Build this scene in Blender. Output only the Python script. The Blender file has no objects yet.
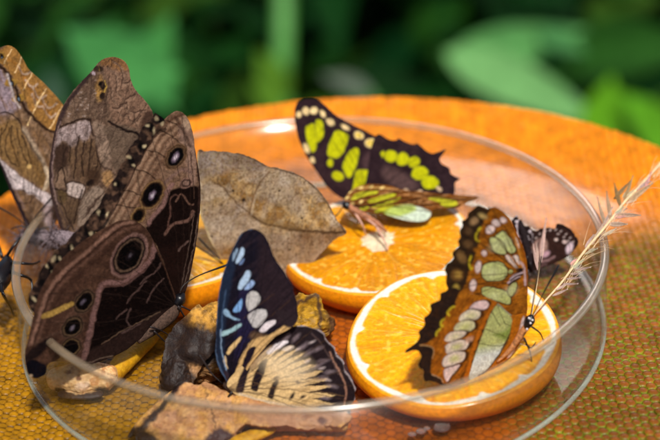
import bpy, math, random
import numpy as np
from mathutils import Vector
rng = np.random.default_rng(7)
random.seed(7)
S = bpy.context.scene
col = S.collection
S.unit_settings.scale_length = 0.01            # one unit is one centimetre

# ------------------------------------------------------------------ camera, sky, sun, exposure
EL, ROLL, FPX, AX, AY = 0.494529305, -0.0409721978, 1767.47118, 0.684953, 6.893289
DIST = 65.0
f = np.array([0, math.cos(EL), -math.sin(EL)])
r0 = np.array([1.0, 0, 0]); u0 = np.cross(r0, f)
r = math.cos(ROLL)*r0 + math.sin(ROLL)*u0
u = -math.sin(ROLL)*r0 + math.cos(ROLL)*u0
CAM = np.array([AX, AY, 0]) - f*DIST
cd = bpy.data.cameras.new('camera'); cam = bpy.data.objects.new('camera', cd); col.objects.link(cam)
from mathutils import Matrix
cam.matrix_world = Matrix(((r[0], u[0], -f[0], CAM[0]), (r[1], u[1], -f[1], CAM[1]), (r[2], u[2], -f[2], CAM[2]), (0, 0, 0, 1)))
cd.sensor_width = 36; cd.lens = 36*FPX/660
cd.clip_start = 1; cd.clip_end = 20000
cd.dof.use_dof = True; cd.dof.focus_distance = 55.5; cd.dof.aperture_fstop = 0.08
cd.dof.aperture_blades = 0
S.camera = cam

SUN_EL, SUN_AZ = math.radians(60), math.radians(164)      # azimuth from the +y axis (away from the camera) towards +x
w = bpy.data.worlds.new('World'); S.world = w; w.use_nodes = True
nt = w.node_tree; bg = nt.nodes['Background']
sky = nt.nodes.new('ShaderNodeTexSky'); sky.sky_type = 'NISHITA'; sky.sun_disc = False
sky.sun_elevation = SUN_EL; sky.sun_rotation = SUN_AZ; sky.dust_density = 3.0; sky.air_density = 1.0
tc = nt.nodes.new('ShaderNodeTexCoord')                   # bright patch added to the sky, out of view, for sheen on the tray
dt = nt.nodes.new('ShaderNodeVectorMath'); dt.operation = 'DOT_PRODUCT'
cdir = Vector((math.sin(math.radians(9))*math.cos(math.radians(24)), math.cos(math.radians(9))*math.cos(math.radians(24)), math.sin(math.radians(24)))); dt.inputs[1].default_value = cdir
nt.links.new(tc.outputs['Generated'], dt.inputs[0])
mr = nt.nodes.new('ShaderNodeMapRange'); mr.interpolation_type = 'SMOOTHSTEP'; mr.inputs[1].default_value = .986; mr.inputs[2].default_value = .9985
nt.links.new(dt.outputs['Value'], mr.inputs[0])
cn = nt.nodes.new('ShaderNodeTexNoise'); cn.inputs['Scale'].default_value = 6; cn.inputs['Detail'].default_value = 6
nt.links.new(tc.outputs['Generated'], cn.inputs['Vector'])
cr = nt.nodes.new('ShaderNodeMapRange'); cr.inputs[1].default_value = .35; cr.inputs[2].default_value = .65; cr.inputs[3].default_value = .45; cr.inputs[4].default_value = 1
nt.links.new(cn.outputs['Fac'], cr.inputs[0])
mu = nt.nodes.new('ShaderNodeMath'); mu.operation = 'MULTIPLY'; nt.links.new(mr.outputs[0], mu.inputs[0]); nt.links.new(cr.outputs[0], mu.inputs[1])
mxs = nt.nodes.new('ShaderNodeMix'); mxs.data_type = 'RGBA'; mxs.inputs['B'].default_value = (120, 110, 104, 1)
nt.links.new(mu.outputs[0], mxs.inputs['Factor']); nt.links.new(sky.outputs[0], mxs.inputs['A'])
nt.links.new(mxs.outputs['Result'], bg.inputs[0]); bg.inputs[1].default_value = 0.09
sd = bpy.data.lights.new('sun', 'SUN'); sun = bpy.data.objects.new('sun', sd); col.objects.link(sun)
sd.energy = 4.5; sd.angle = math.radians(4.5); sd.color = (1, .96, .9)
dv = Vector((math.sin(SUN_AZ)*math.cos(SUN_EL), math.cos(SUN_AZ)*math.cos(SUN_EL), math.sin(SUN_EL)))
sun.rotation_euler = dv.to_track_quat('Z', 'Y').to_euler()
S.view_settings.view_transform = 'Standard'; S.view_settings.look = 'None'
S.view_settings.exposure = 0.0; S.view_settings.gamma = 1
S.cycles.max_bounces = 12; S.cycles.transparent_max_bounces = 24
S.cycles.caustics_reflective = False; S.cycles.caustics_refractive = False
S.cycles.sample_clamp_indirect = 6

# ------------------------------------------------------------------ helpers
def ray(px, py):
    px = np.asarray(px, float); py = np.asarray(py, float)
    return f + ((px-330)/FPX)[..., None]*r - ((py-220)/FPX)[..., None]*u
def P(px, py, z):                                # point of the photograph at height z
    d = ray(px, py); t = (z-CAM[2])/d[..., 2]
    return CAM + d*np.asarray(t)[..., None]
def proj(X):
    d = np.atleast_2d(X)-CAM; q = d@f
    return 330+FPX*(d@r)/q, 220-FPX*(d@u)/q
class Plane:
    def __init__(s, p, yaw=0, lean=0, n=None):   # lean > 0 tips the plane's top away from the camera
        s.p = np.array(p, float)
        if n is None:
            y, l = math.radians(yaw), math.radians(lean)
            n = np.array([math.sin(y)*math.cos(l), -math.cos(y)*math.cos(l), math.sin(l)])
        s.n = np.array(n, float)
    def at(s, px, py, off=0):                    # off: towards the viewer's side of the plane
        d = ray(px, py); dn = d@s.n
        t = ((s.p-CAM)@s.n + off)/dn
        return CAM + d*np.asarray(t)[..., None]
def lin(c):
    c = np.asarray(c, float)/255
    return np.where(c <= .04045, c/12.92, ((c+.055)/1.055)**2.4)
def hsh(ix, iy, s):
    h = (ix.astype(np.int64)*374761393 + iy.astype(np.int64)*668265263 + s*974634777) & 0x7fffffff
    h = ((h ^ (h >> 13))*1274126177) & 0x7fffffff
    return ((h ^ (h >> 16)) & 0xffff)/65535.0
def vn(x, y, s=0):
    ix = np.floor(x); iy = np.floor(y); fx = x-ix; fy = y-iy
    fx = fx*fx*(3-2*fx); fy = fy*fy*(3-2*fy)
    a = hsh(ix, iy, s); b = hsh(ix+1, iy, s); c = hsh(ix, iy+1, s); d = hsh(ix+1, iy+1, s)
    return (a+(b-a)*fx) + ((c+(d-c)*fx)-(a+(b-a)*fx))*fy
def fbm(x, y, s=0, o=4):
    t = 0; a = .5; q = 0
    for k in range(o):
        t = t + a*vn(x*2**k, y*2**k, s+k); q += a; a *= .5
    return t/q
def smooth_poly(p, n=5, closed=True):
    p = np.array(p, float); N = len(p); out = []
    for i in range(N if closed else N-1):
        a, b, c, d = (p[(i-1) % N], p[i], p[(i+1) % N], p[(i+2) % N]) if closed else (p[max(i-1, 0)], p[i], p[i+1], p[min(i+2, N-1)])
        for k in range(n):
            t = k/n
            out.append(.5*((2*b)+(-a+c)*t+(2*a-5*b+4*c-d)*t*t+(-a+3*b-3*c+d)*t**3))
    if not closed: out.append(p[-1])
    return np.array(out)
def seg_near(X, Y, p, closed):
    best = np.full(X.shape, 1e9); bx = X.copy(); by = Y.copy()
    N = len(p)
    for i in range(N if closed else N-1):
        a = p[i]; b = p[(i+1) % N]; e = b-a; L = e@e+1e-12
        t = np.clip(((X-a[0])*e[0]+(Y-a[1])*e[1])/L, 0, 1)
        qx = a[0]+t*e[0]; qy = a[1]+t*e[1]; d = (X-qx)**2+(Y-qy)**2
        m = d < best
        best = np.where(m, d, best); bx = np.where(m, qx, bx); by = np.where(m, qy, by)
    return np.sqrt(best), bx, by
def inside(X, Y, p):
    ins = np.zeros(X.shape, bool); N = len(p)
    for i in range(N):
        a = p[i]; b = p[(i+1) % N]
        c = (a[1] > Y) != (b[1] > Y)
        with np.errstate(divide='ignore', invalid='ignore'):
            xx = a[0]+(Y-a[1])/(b[1]-a[1]+1e-12)*(b[0]-a[0])
        ins ^= c & (X < xx)
    return ins
class Paint:
    """colour pattern of one surface, worked out point by point"""
    def __init__(s, X, Y, base, seed=0, warp=.8):
        s.X0, s.Y0 = X, Y
        s.X = X+warp*2*(fbm(X/4, Y/4, seed+50, 2)-.5); s.Y = Y+warp*2*(fbm(X/4+31, Y/4, seed+60, 2)-.5)
        s.C = np.tile(lin(base), (len(X), 1)); s.seed = seed; s.N = len(X)
    def mix(s, a, c, k=1.0):
        a = np.clip(a*k, 0, 1)[:, None]; s.C = s.C*(1-a)+(lin(c) if np.ndim(c) == 1 else c)*a
    def box(s, p, m):
        lo = np.min(p, 0)-m; hi = np.max(p, 0)+m
        return np.where((s.X > lo[0]) & (s.X < hi[0]) & (s.Y > lo[1]) & (s.Y < hi[1]))[0]
    def _put(s, i, a, c, k):
        a = np.clip(a*k, 0, 1)[:, None]; s.C[i] = s.C[i]*(1-a)+lin(c)*a
    def poly(s, p, c, soft=.7, k=1.0, sm=4):
        p = np.array(p, float)
        if sm: p = smooth_poly(p, sm)
        i = s.box(p, soft*2)
        if not len(i): return
        d, _, _ = seg_near(s.X[i], s.Y[i], p, True)
        d = np.where(inside(s.X[i], s.Y[i], p), d, -d)
        s._put(i, np.clip(d/(2*soft)+.5, 0, 1), c, k)
    def ell(s, cx, cy, rx, ry, ang, c, soft=.7, k=1.0):       # ang: degrees, counter-clockwise as seen
        t = math.radians(ang); dx = s.X-cx; dy = -(s.Y-cy)
        a = dx*math.cos(t)+dy*math.sin(t); b = -dx*math.sin(t)+dy*math.cos(t)
        q = np.sqrt((a/rx)**2+(b/ry)**2); d = (1-q)*min(rx, ry)
        s.mix(np.clip(d/(2*soft)+.5, 0, 1), c, k)
    def line(s, p, wd, c, soft=.5, k=1.0, sm=4):
        p = np.array(p, float)
        if sm and len(p) > 2: p = smooth_poly(p, sm, False)
        i = s.box(p, wd+soft*2)
        if not len(i): return
        d, _, _ = seg_near(s.X[i], s.Y[i], p, False)
        s._put(i, np.clip((wd/2-d)/(2*soft)+.5, 0, 1), c, k)
    def mottle(s, sc, amt, c=None, sx=1, sy=1, o=4, lo=.45, hi=.7):
        n = fbm(s.X/sc/sx, s.Y/sc/sy, s.seed+int(sc*10), o)
        if c is None: s.C = s.C*(1+amt*2*(n-.5))[:, None]
        else: s.mix(np.clip((n-lo)/(hi-lo), 0, 1), c, amt)
    def crackle(s, sc, amt, c, th=.05, sx=1, sy=1):           # fine wandering dark lines
        n = fbm(s.X0/sc/sx+17, s.Y0/sc/sy+5, s.seed+77, 3); s.mix(np.clip(1-np.abs(n-.5)/th, 0, 1), c, amt)
        n = fbm(s.X0/sc/sx*1.3+3, s.Y0/sc/sy*1.3+51, s.seed+91, 3); s.mix(np.clip(1-np.abs(n-.47)/th, 0, 1), c, amt*.6)
    def veins(s, base, ends, wd, c, k=.7, bow=.06):
        b = np.array(base, float)
        for i, e in enumerate(ends):
            e = np.array(e, float); d = e-b; n = np.array([-d[1], d[0]]); m = b+d*.5+n*bow*(1 if i*2 < len(ends) else -1)
            s.line([b, m, e], wd, c, .4, k)
    def streak(s, ang, sc, ln, amt, c=None, lo=.45, hi=.7):
        t = math.radians(ang); a = s.X*math.cos(t)-s.Y*math.sin(t); b = s.X*math.sin(t)+s.Y*math.cos(t)
        n = fbm(a/ln, b/sc, s.seed+9, 3)
        if c is None: s.C = s.C*(1+amt*2*(n-.5))[:, None]
        else: s.mix(np.clip((n-lo)/(hi-lo), 0, 1), c, amt)
def link(name, me, mat=None, parent=None):
    o = bpy.data.objects.new(name, me); col.objects.link(o)
    if mat: me.materials.append(mat)
    if parent: o.parent = parent
    return o
def tag(o, label=None, cat=None, group=None, kind=None):
    for k, v in (('label', label), ('category', cat), ('group', group), ('kind', kind)):
        if v: o[k] = v
    return o
def thing(name, loc, label, cat, group=None):
    o = bpy.data.objects.new(name, None); col.objects.link(o); o.empty_display_size = .3
    o.location = loc; bpy.context.view_layer.update()
    return tag(o, label, cat, group)
def mesh(name, V, F, mat, parent=None, C=None, smooth=True):
    V = np.asarray(V, float)
    if parent is not None: V = V-np.array(parent.matrix_world.translation)
    me = bpy.data.meshes.new(name); me.from_pydata(V.tolist(), [], F if isinstance(F, list) else F.tolist())
    if C is not None:
        at = me.attributes.new('Col', 'FLOAT_COLOR', 'POINT')
        at.data.foreach_set('color', np.concatenate([np.clip(C, 0, 1), np.ones((len(C), 1))], 1).astype(np.float32).ravel())
    if smooth: me.polygons.foreach_set('use_smooth', [True]*len(me.polygons))
    me.update()
    return link(name, me, mat, parent)
def gridmesh(outline, step):
    """points and quads filling an outline, the rim points moved onto the outline"""
    p = np.array(outline, float)
    x = np.arange(p[:, 0].min()-step, p[:, 0].max()+step*1.01, step); y = np.arange(p[:, 1].min()-step, p[:, 1].max()+step*1.01, step)
    X, Y = np.meshgrid(x, y); h, wd = X.shape
    ins = inside(X.ravel(), Y.ravel(), p).reshape(h, wd)
    cell = ins[:-1, :-1] | ins[1:, :-1] | ins[:-1, 1:] | ins[1:, 1:]
    idx = np.arange(h*wd).reshape(h, wd)
    Q = np.stack([idx[:-1, :-1][cell], idx[1:, :-1][cell], idx[1:, 1:][cell], idx[:-1, 1:][cell]], 1)
    used = np.zeros(h*wd, bool); used[Q.ravel()] = True
    new = np.cumsum(used)-1; Q = new[Q]
    X = X.ravel()[used]; Y = Y.ravel()[used]; I = ins.ravel()[used]
    o = ~I
    _, bx, by = seg_near(X[o], Y[o], p, True)
    X[o] = bx; Y[o] = by
    return X, Y, Q
def bsdf(mat): return mat.node_tree.nodes['Principled BSDF']
def new_mat(name):
    m = bpy.data.materials.new(name); m.use_nodes = True; return m
def solid(name, c, rough=.6, noise=.25, scale=8, spec=.4, bump=0, sub=0):
    m = new_mat(name); n = m.node_tree; b = bsdf(m)
    t = n.nodes.new('ShaderNodeTexNoise'); t.inputs['Scale'].default_value = scale; t.inputs['Detail'].default_value = 5
    tc = n.nodes.new('ShaderNodeTexCoord'); n.links.new(tc.outputs['Object'], t.inputs['Vector'])
    rp = n.nodes.new('ShaderNodeValToRGB'); L = lin(c)
    rp.color_ramp.elements[0].color = (*np.clip(L*(1-noise), 0, 1), 1); rp.color_ramp.elements[1].color = (*np.clip(L*(1+noise), 0, 1), 1)
    rp.color_ramp.elements[0].position = .3; rp.color_ramp.elements[1].position = .7
    n.links.new(t.outputs['Fac'], rp.inputs[0]); n.links.new(rp.outputs[0], b.inputs['Base Color'])
    b.inputs['Roughness'].default_value = rough; b.inputs['Specular IOR Level'].default_value = spec
    if bump:
        bp = n.nodes.new('ShaderNodeBump'); bp.inputs['Strength'].default_value = bump; bp.inputs['Distance'].default_value = .05
        n.links.new(t.outputs['Fac'], bp.inputs['Height']); n.links.new(bp.outputs[0], b.inputs['Normal'])
    return m
def painted(name, rough=.55, spec=.3, trans=0.0, bump=.2, bscale=18, gain=1.0, sat=1.0, sub=0.0, subr=(1, .4, .1), coat=0):
    """material that shows the surface's own colour pattern, with fine grain"""
    m = new_mat(name); n = m.node_tree; b = bsdf(m); out = n.nodes['Material Output']
    a = n.nodes.new('ShaderNodeAttribute'); a.attribute_name = 'Col'
    t = n.nodes.new('ShaderNodeTexNoise'); t.inputs['Scale'].default_value = bscale; t.inputs['Detail'].default_value = 6
    tc = n.nodes.new('ShaderNodeTexCoord'); n.links.new(tc.outputs['Object'], t.inputs['Vector'])
    mr = n.nodes.new('ShaderNodeMapRange'); mr.inputs[1].default_value = .3; mr.inputs[2].default_value = .7; mr.inputs[3].default_value = .82*gain; mr.inputs[4].default_value = 1.15*gain
    n.links.new(t.outputs['Fac'], mr.inputs[0])
    mx = n.nodes.new('ShaderNodeVectorMath'); mx.operation = 'SCALE'
    n.links.new(a.outputs['Color'], mx.inputs[0]); n.links.new(mr.outputs[0], mx.inputs['Scale'])
    hs = n.nodes.new('ShaderNodeHueSaturation'); hs.inputs['Saturation'].default_value = sat
    n.links.new(mx.outputs[0], hs.inputs['Color']); c = hs.outputs[0]
    n.links.new(c, b.inputs['Base Color'])
    b.inputs['Roughness'].default_value = rough; b.inputs['Specular IOR Level'].default_value = spec
    b.inputs['Coat Weight'].default_value = coat; b.inputs['Coat Roughness'].default_value = .15
    if sub:
        b.inputs['Subsurface Weight'].default_value = sub; b.inputs['Subsurface Radius'].default_value = subr; b.inputs['Subsurface Scale'].default_value = .35
    if bump:
        bp = n.nodes.new('ShaderNodeBump'); bp.inputs['Strength'].default_value = bump; bp.inputs['Distance'].default_value = .03
        n.links.new(t.outputs['Fac'], bp.inputs['Height']); n.links.new(bp.outputs[0], b.inputs['Normal'])
    if trans:
        tr = n.nodes.new('ShaderNodeBsdfTranslucent'); n.links.new(c, tr.inputs[0])
        ms = n.nodes.new('ShaderNodeMixShader'); ms.inputs[0].default_value = trans
        n.links.new(b.outputs[0], ms.inputs[1]); n.links.new(tr.outputs[0], ms.inputs[2]); n.links.new(ms.outputs[0], out.inputs[0])
    return m
def tube(name, pts, rad, mat, parent=None, n=10, sm=4, C=None, flat=1.0, link_it=True):
    """a round, tapering limb along 3-D points, closed at both ends"""
    pts = np.array(pts, float); rad = np.array(rad, float) if np.ndim(rad) else np.full(len(pts), float(rad))
    if sm and len(pts) > 2:
        Q = smooth_poly(np.c_[pts, rad], sm, False); pts, rad = Q[:, :3], np.maximum(Q[:, 3], 1e-4)
    T = np.gradient(pts, axis=0); T /= np.linalg.norm(T, axis=1)[:, None]+1e-12
    up = np.array([.12, .31, .94]); V = []; F = []
    for k in range(len(pts)):
        a = np.cross(T[k], up); a /= np.linalg.norm(a)+1e-9; b = np.cross(a, T[k])
        for j in range(n):
            q = 2*math.pi*j/n; V.append(pts[k]+rad[k]*(math.cos(q)*a+flat*math.sin(q)*b))
    for k in range(len(pts)-1):
        for j in range(n):
            F.append((k*n+j, k*n+(j+1) % n, (k+1)*n+(j+1) % n, (k+1)*n+j))
    F.append(tuple(range(n))[::-1]); F.append(tuple((len(pts)-1)*n+j for j in range(n)))
    if not link_it: return V, F
    return mesh(name, V, F, mat, parent)
def merge(parts):
    V, F = [], []
    for v, q in parts:
        k = len(V); V += list(v); F += [tuple(i+k for i in t) for t in q]
    return V, F
def pl(plane, pts, off=0): return [plane.at(x, y, off) for x, y in pts]

def wing(name, parent, outline, plane, paint, mat, step=.62, bend=None, thick=.014, ripple=.03, jag=.25, sm=5):
    p = smooth_poly(outline, sm) if sm else np.array(outline, float)
    if jag:
        p = p + jag*2*np.stack([vn(p[:, 0]*.9, p[:, 1]*.9, 3)-.5, vn(p[:, 0]*.9, p[:, 1]*.9, 4)-.5], 1)
    X, Y, Q = gridmesh(p, step)
    C = paint(X, Y)
    off = ripple*2*(fbm(X/22, Y/22, 11, 2)-.5)
    if bend is not None: off = off+bend(X, Y)
    V = plane.at(X, Y, off)
    o = mesh(name, V, Q[:, ::-1], mat, parent, C)
    md = o.modifiers.new('thickness', 'SOLIDIFY'); md.thickness = thick; md.offset = 0
    return o

# ------------------------------------------------------------------ setting: ground far below, foliage behind
ground_mat = solid("dark_soil", (24, 34, 14), .95, .5, .05)
V = [(-4000, -4000, -75), (4000, -4000, -75), (4000, 4000, -75), (-4000, 4000, -75)]
g = mesh('ground', V, [(0, 1, 2, 3)], ground_mat, smooth=False); tag(g, kind='structure')

def leaf_mat(name, c, trans=.35, rough=.4):
    m = painted(name, .7, .06, trans, .1, 2.0); return m
LM = leaf_mat('leaf_surface', None)
def leaf_geo(L, W, droop=.25, fold=.18, nx=14, ny=6, tipw=1.0):
    V = []; 
    for i in range(nx+1):
        t = i/nx; wd = W*.5*(math.sin(math.pi*min(1, t*1.02)**.8))**.8*(1-.25*t) if 0 < t < 1 else .02
        for j in range(-ny, ny+1):
            s = j/ny
            V.append((s*wd, L*t, -droop*L*t*t+fold*wd*abs(s)+.02*wd*math.sin(9*t+4*s)))
    F = []; k = 2*ny+1
    for i in range(nx):
        for j in range(2*ny): F.append((i*k+j, i*k+j+1, (i+1)*k+j+1, (i+1)*k+j))
    return np.array(V), F
def leaf_colour(V, c, L):
    x, y = V[:, 0], V[:, 1]; C = np.tile(lin(c), (len(V), 1))
    C *= (1+.35*(fbm(x/2+7, y/2, 5, 3)-.5))[:, None]
    vein = np.clip(1-np.abs(((y-np.abs(x)*.9)/L*9) % 1-.5)*9, 0, 1)*.25 + np.clip(1-np.abs(x)/(.02*L), 0, 1)*.5
    return C*(1+vein[:, None])
def rotm(d, nrm):
    y = d/np.linalg.norm(d); z = nrm-(nrm@y)*y; z /= np.linalg.norm(z); x = np.cross(y, z)
    return np.stack([x, y, z], 1)
def leafset(n, box, Ls, cols, seed, face=.5):
    R = np.random.default_rng(seed); VV, FF, CC = [], [], []; k = 0
    for i in range(n):
        L = R.uniform(*Ls); V, F = leaf_geo(L, L*R.uniform(.4, .6), R.uniform(.1, .4), R.uniform(.1, .3), 7, 3)
        c = cols[R.integers(len(cols))]; C = leaf_colour(V, c, L)
        a = R.uniform(0, 2*math.pi); d = np.array([math.cos(a), math.sin(a), R.uniform(-.7, .3)])
        nr = np.array([R.normal(0, .4), R.normal(-.25, .4), 1.0]); nr /= np.linalg.norm(nr)
        p = np.array([R.uniform(*b) for b in box])
        VV.append(V@rotm(d, nr).T+p); CC.append(C); FF += [tuple(j+k for j in q) for q in F]; k += len(V)
    return np.concatenate(VV), FF, np.concatenate(CC)
# a bed of dark leaves that reads as one mass, lower than the tray
V1, F1, C1 = leafset(3600, ((-170, 175), (60, 290), (-74, -52)), (9, 20), [(16, 54, 14), (11, 42, 12), (28, 68, 16), (8, 34, 11), (48, 78, 20)], 3)
V2, F2, C2 = leafset(560, ((-150, 155), (130, 290), (-55, -38)), (9, 18), [(14, 52, 16), (11, 40, 12), (34, 76, 22), (14, 56, 22)], 4)
V, F = merge([(V1, F1), (V2, F2)])
o = mesh('undergrowth', V, F, LM, None, np.concatenate([C1, C2])); tag(o, 'dark green undergrowth in deep shade behind the tray', 'undergrowth', kind='stuff')

def ray_pt(px, py, dist): 
    return CAM + ray(px, py)*dist
def plant(name, label, cat, leaves, stem=None):
    b = ray_pt(leaves[0][0][0], leaves[0][0][1], leaves[0][2])
    root = thing(name, (b[0], b[1], -75), label, cat)
    for (a, e, dist, wd, c, drp, face) in leaves:
        A = ray_pt(a[0], a[1], dist); B = ray_pt(e[0], e[1], dist-2)
        L = np.linalg.norm(B-A); V, F = leaf_geo(L, wd*dist/FPX, drp, .12, 24, 8)
        nr = np.array(dv)*face+(CAM-A)/np.linalg.norm(CAM-A)
        mesh('leaf', V@rotm(B-A, nr).T+A, F, LM, root, leaf_colour(V, c, L))
        q = np.array([A[0]+3, A[1]+8, -75])
        tube('leaf_stalk', [A, A*.6+q*.4+np.array([0, 2, 2]), q], [.25, .35, .5], STALK, root)
    return root
STALK = solid('plant_stalk', (70, 130, 52), .5, .2, 1)
plant('broadleaf_plant', 'bright green broad leaves catching the sun in the blurred background, above the two tan butterflies', 'plant',
      [((172, 108), (64, 28), 196, 92, (64, 130, 66), .03, .6), ((118, 124), (172, 14), 198, 62, (68, 136, 66), .05, .6), ((100, 84), (182, 70), 190, 60, (72, 140, 72), .03, .7), ((84, 104), (112, 18), 200, 56, (50, 108, 52), .03, .7)])
plant('folded_leaf_plant', 'pale sunlit leaf pair opening like a chevron in the blurred background, right of centre', 'plant',
      [((446, 62), (588, 28), 190, 50, (84, 142, 76), .04, .8), ((446, 52), (606, 124), 186, 56, (112, 166, 98), .04, .9), ((540, 30), (586, 52), 188, 26, (70, 126, 70), .1, .6)])
plant('lime_leaf_plant', 'yellow-green leaf showing over the tray edge at the far right', 'plant',
      [((596, 150), (612, 76), 178, 50, (98, 160, 30), .05, .5), ((690, 160), (622, 92), 176, 54, (88, 150, 30), .05, .5)])
# the tall pale stem with a leaf tuft
b = ray_pt(281, 100, 205)
root = thing('green_stem_plant', (b[0], b[1], -75), 'soft green upright stem with a small leaf tuft behind the middle of the tray', 'plant')
tube('stem', [(b[0], b[1], -75), b, ray_pt(283, 40, 207), ray_pt(284, -40, 210), ray_pt(286, -260, 216)], [1.3, 1.2, 1.2, 1.1, .2], STALK, root)
for (x0, y0), (x1, y1), ww in (((285, 100), (258, 50), 34), ((283, 110), (250, 84), 26), ((282, 100), (276, 56), 26)):
    A = ray_pt(x0, y0, 204); B = ray_pt(x1, y1, 202); L = np.linalg.norm(B-A); V, F = leaf_geo(L, ww*204/FPX, .05, .1)
    mesh('leaf', V@rotm(B-A, np.array(dv)+(CAM-A)/220).T+A, F, LM, root, leaf_colour(V, (86, 128, 36), L))
for nm, lab, (x0, y0), (x1, y1), ww, c in (('grey_leaf_plant', 'dull grey-green leaf low in the shade just above the yellow-spotted wing', (372, 92), (322, 74), 30, (92, 104, 88)),
                                       ('shade_leaf_plant', 'small dim grey-green leaf in the gap between the two tan butterflies', (60, 106), (46, 70), 24, (70, 96, 76))):
    A = ray_pt(x0, y0, 170); B = ray_pt(x1, y1, 168); L = np.linalg.norm(B-A); V, F = leaf_geo(L, ww*170/FPX, .05, .1)
    rt = thing(nm, (A[0], A[1], -75), lab, 'plant')
    mesh('leaf', V@rotm(B-A, np.array((0, -.4, 1))).T+A, F, LM, rt, leaf_colour(V, c, L))
    tube('leaf_stalk', [A, (A[0]+1, A[1]+4, -60), (A[0], A[1], -75)], [.2, .3, .4], STALK, rt)

# ------------------------------------------------------------------ tray and dish
TX, TY, TR, TZ = 1.572, 0.389, 14.92, 1.0
def tray_z(x, y):
    q = np.hypot(x-TX, y-TY)/TR
    return -.09 + 1.09*np.clip((q-.79)/.21, 0, 1)**1.7
a = np.linspace(0, 2*math.pi, 400, endpoint=False)
X, Y, Q = gridmesh(np.stack([TX+TR*np.cos(a), TY+TR*np.sin(a)], 1), .052)
PX, PY = .262, .345
wx = X-.15*X*np.tanh(np.minimum(X, 0)/5)+.05*(fbm(X/1.5, Y/1.5, 21, 2)-.5)+.075*(fbm(X/.42, Y/.42, 23, 2)-.5)+.012*Y*np.sin(X/9); wy = Y-.07*X*np.tanh(X/5)*0+Y*(-.12*np.tanh(np.minimum(X, 0)/5))+.10*(fbm(X/1.7, Y/1.7, 22, 2)-.5)+.10*(fbm(X/.42+9, Y/.42, 24, 2)-.5)
cu = np.floor(wx/PX); la = wx/PX-cu-.5; vv = wy/PY+.5*(cu % 2); lb = vv-np.floor(vv)-.5
dd = (2*la)**2*.62+(2*lb)**2*1.0+.25*np.abs(2*la)*np.abs(2*lb)
q = np.hypot(X-TX, Y-TY)/TR
def sm(v, a, b): t = np.clip((v-a)/(b-a), 0, 1); return t*t*(3-2*t)
ang = fbm(X/5, Y/5, 31, 3)
rimk = np.clip((q-.80)/.1, 0, 1)*sm(Y, -2, 3)                   # towards the turned-up far edge the bumps run together into ribs
rib = np.sqrt(np.clip(1-(2*la)**2, 0, 1))
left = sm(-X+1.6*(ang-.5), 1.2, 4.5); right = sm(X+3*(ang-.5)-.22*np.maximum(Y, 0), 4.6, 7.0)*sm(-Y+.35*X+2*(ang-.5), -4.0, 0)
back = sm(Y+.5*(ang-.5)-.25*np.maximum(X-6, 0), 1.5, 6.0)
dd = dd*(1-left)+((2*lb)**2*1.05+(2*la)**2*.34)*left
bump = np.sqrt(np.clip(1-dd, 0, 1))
mid = np.clip(1-left-right-back, 0, 1)                          # flatter here; juice and the slices' shadow are painted into its deep amber
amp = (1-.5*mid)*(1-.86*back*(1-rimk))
hgt = .085*amp*(.55+.75*hsh(cu, np.floor(vv), 19))*(bump*(1-rimk*.8)+rib*rimk*.5)
Z = tray_z(X, Y)+hgt-.05
k = np.clip(bump*(1-rimk*.75)+rib*rimk*.75, 0, 1)[:, None]
cell = hsh(cu, np.floor(vv), 9)[:, None]
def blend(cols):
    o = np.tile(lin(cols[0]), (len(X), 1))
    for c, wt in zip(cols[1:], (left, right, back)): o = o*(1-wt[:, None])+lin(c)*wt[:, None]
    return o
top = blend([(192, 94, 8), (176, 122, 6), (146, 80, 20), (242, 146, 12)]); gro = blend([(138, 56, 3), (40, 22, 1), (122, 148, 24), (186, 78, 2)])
st = sm(fbm(X/3.2, Y/3.2, 77, 3), .5, .68)[:, None]*(1-back[:, None])*.5       # darker staining
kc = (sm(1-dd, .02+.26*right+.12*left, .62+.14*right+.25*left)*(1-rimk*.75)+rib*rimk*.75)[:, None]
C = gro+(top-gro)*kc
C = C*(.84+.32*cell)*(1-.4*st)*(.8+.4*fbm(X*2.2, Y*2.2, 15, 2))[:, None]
TRAYM = painted('amber_plastic', .48, .22, .2, .06, 9)
_a = TRAYM.node_tree.nodes.new('ShaderNodeAttribute'); _a.attribute_name = 'Wet'; TRAYM.node_tree.links.new(_a.outputs['Fac'], bsdf(TRAYM).inputs['Coat Weight'])
bsdf(TRAYM).inputs['Coat Roughness'].default_value = .22
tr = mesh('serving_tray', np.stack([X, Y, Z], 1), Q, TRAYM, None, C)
tag(tr, 'round amber plastic tray with a dimpled woven-look surface under the glass dish', 'tray')
wt = tr.data.attributes.new('Wet', 'FLOAT', 'POINT'); wt.data.foreach_set('value', (back*(1-np.clip((q-.80)/.1, 0, 1)*.7)*.9+.10).astype(np.float32))
md = tr.modifiers.new('thickness', 'SOLIDIFY'); md.thickness = .12; md.offset = -1

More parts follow.
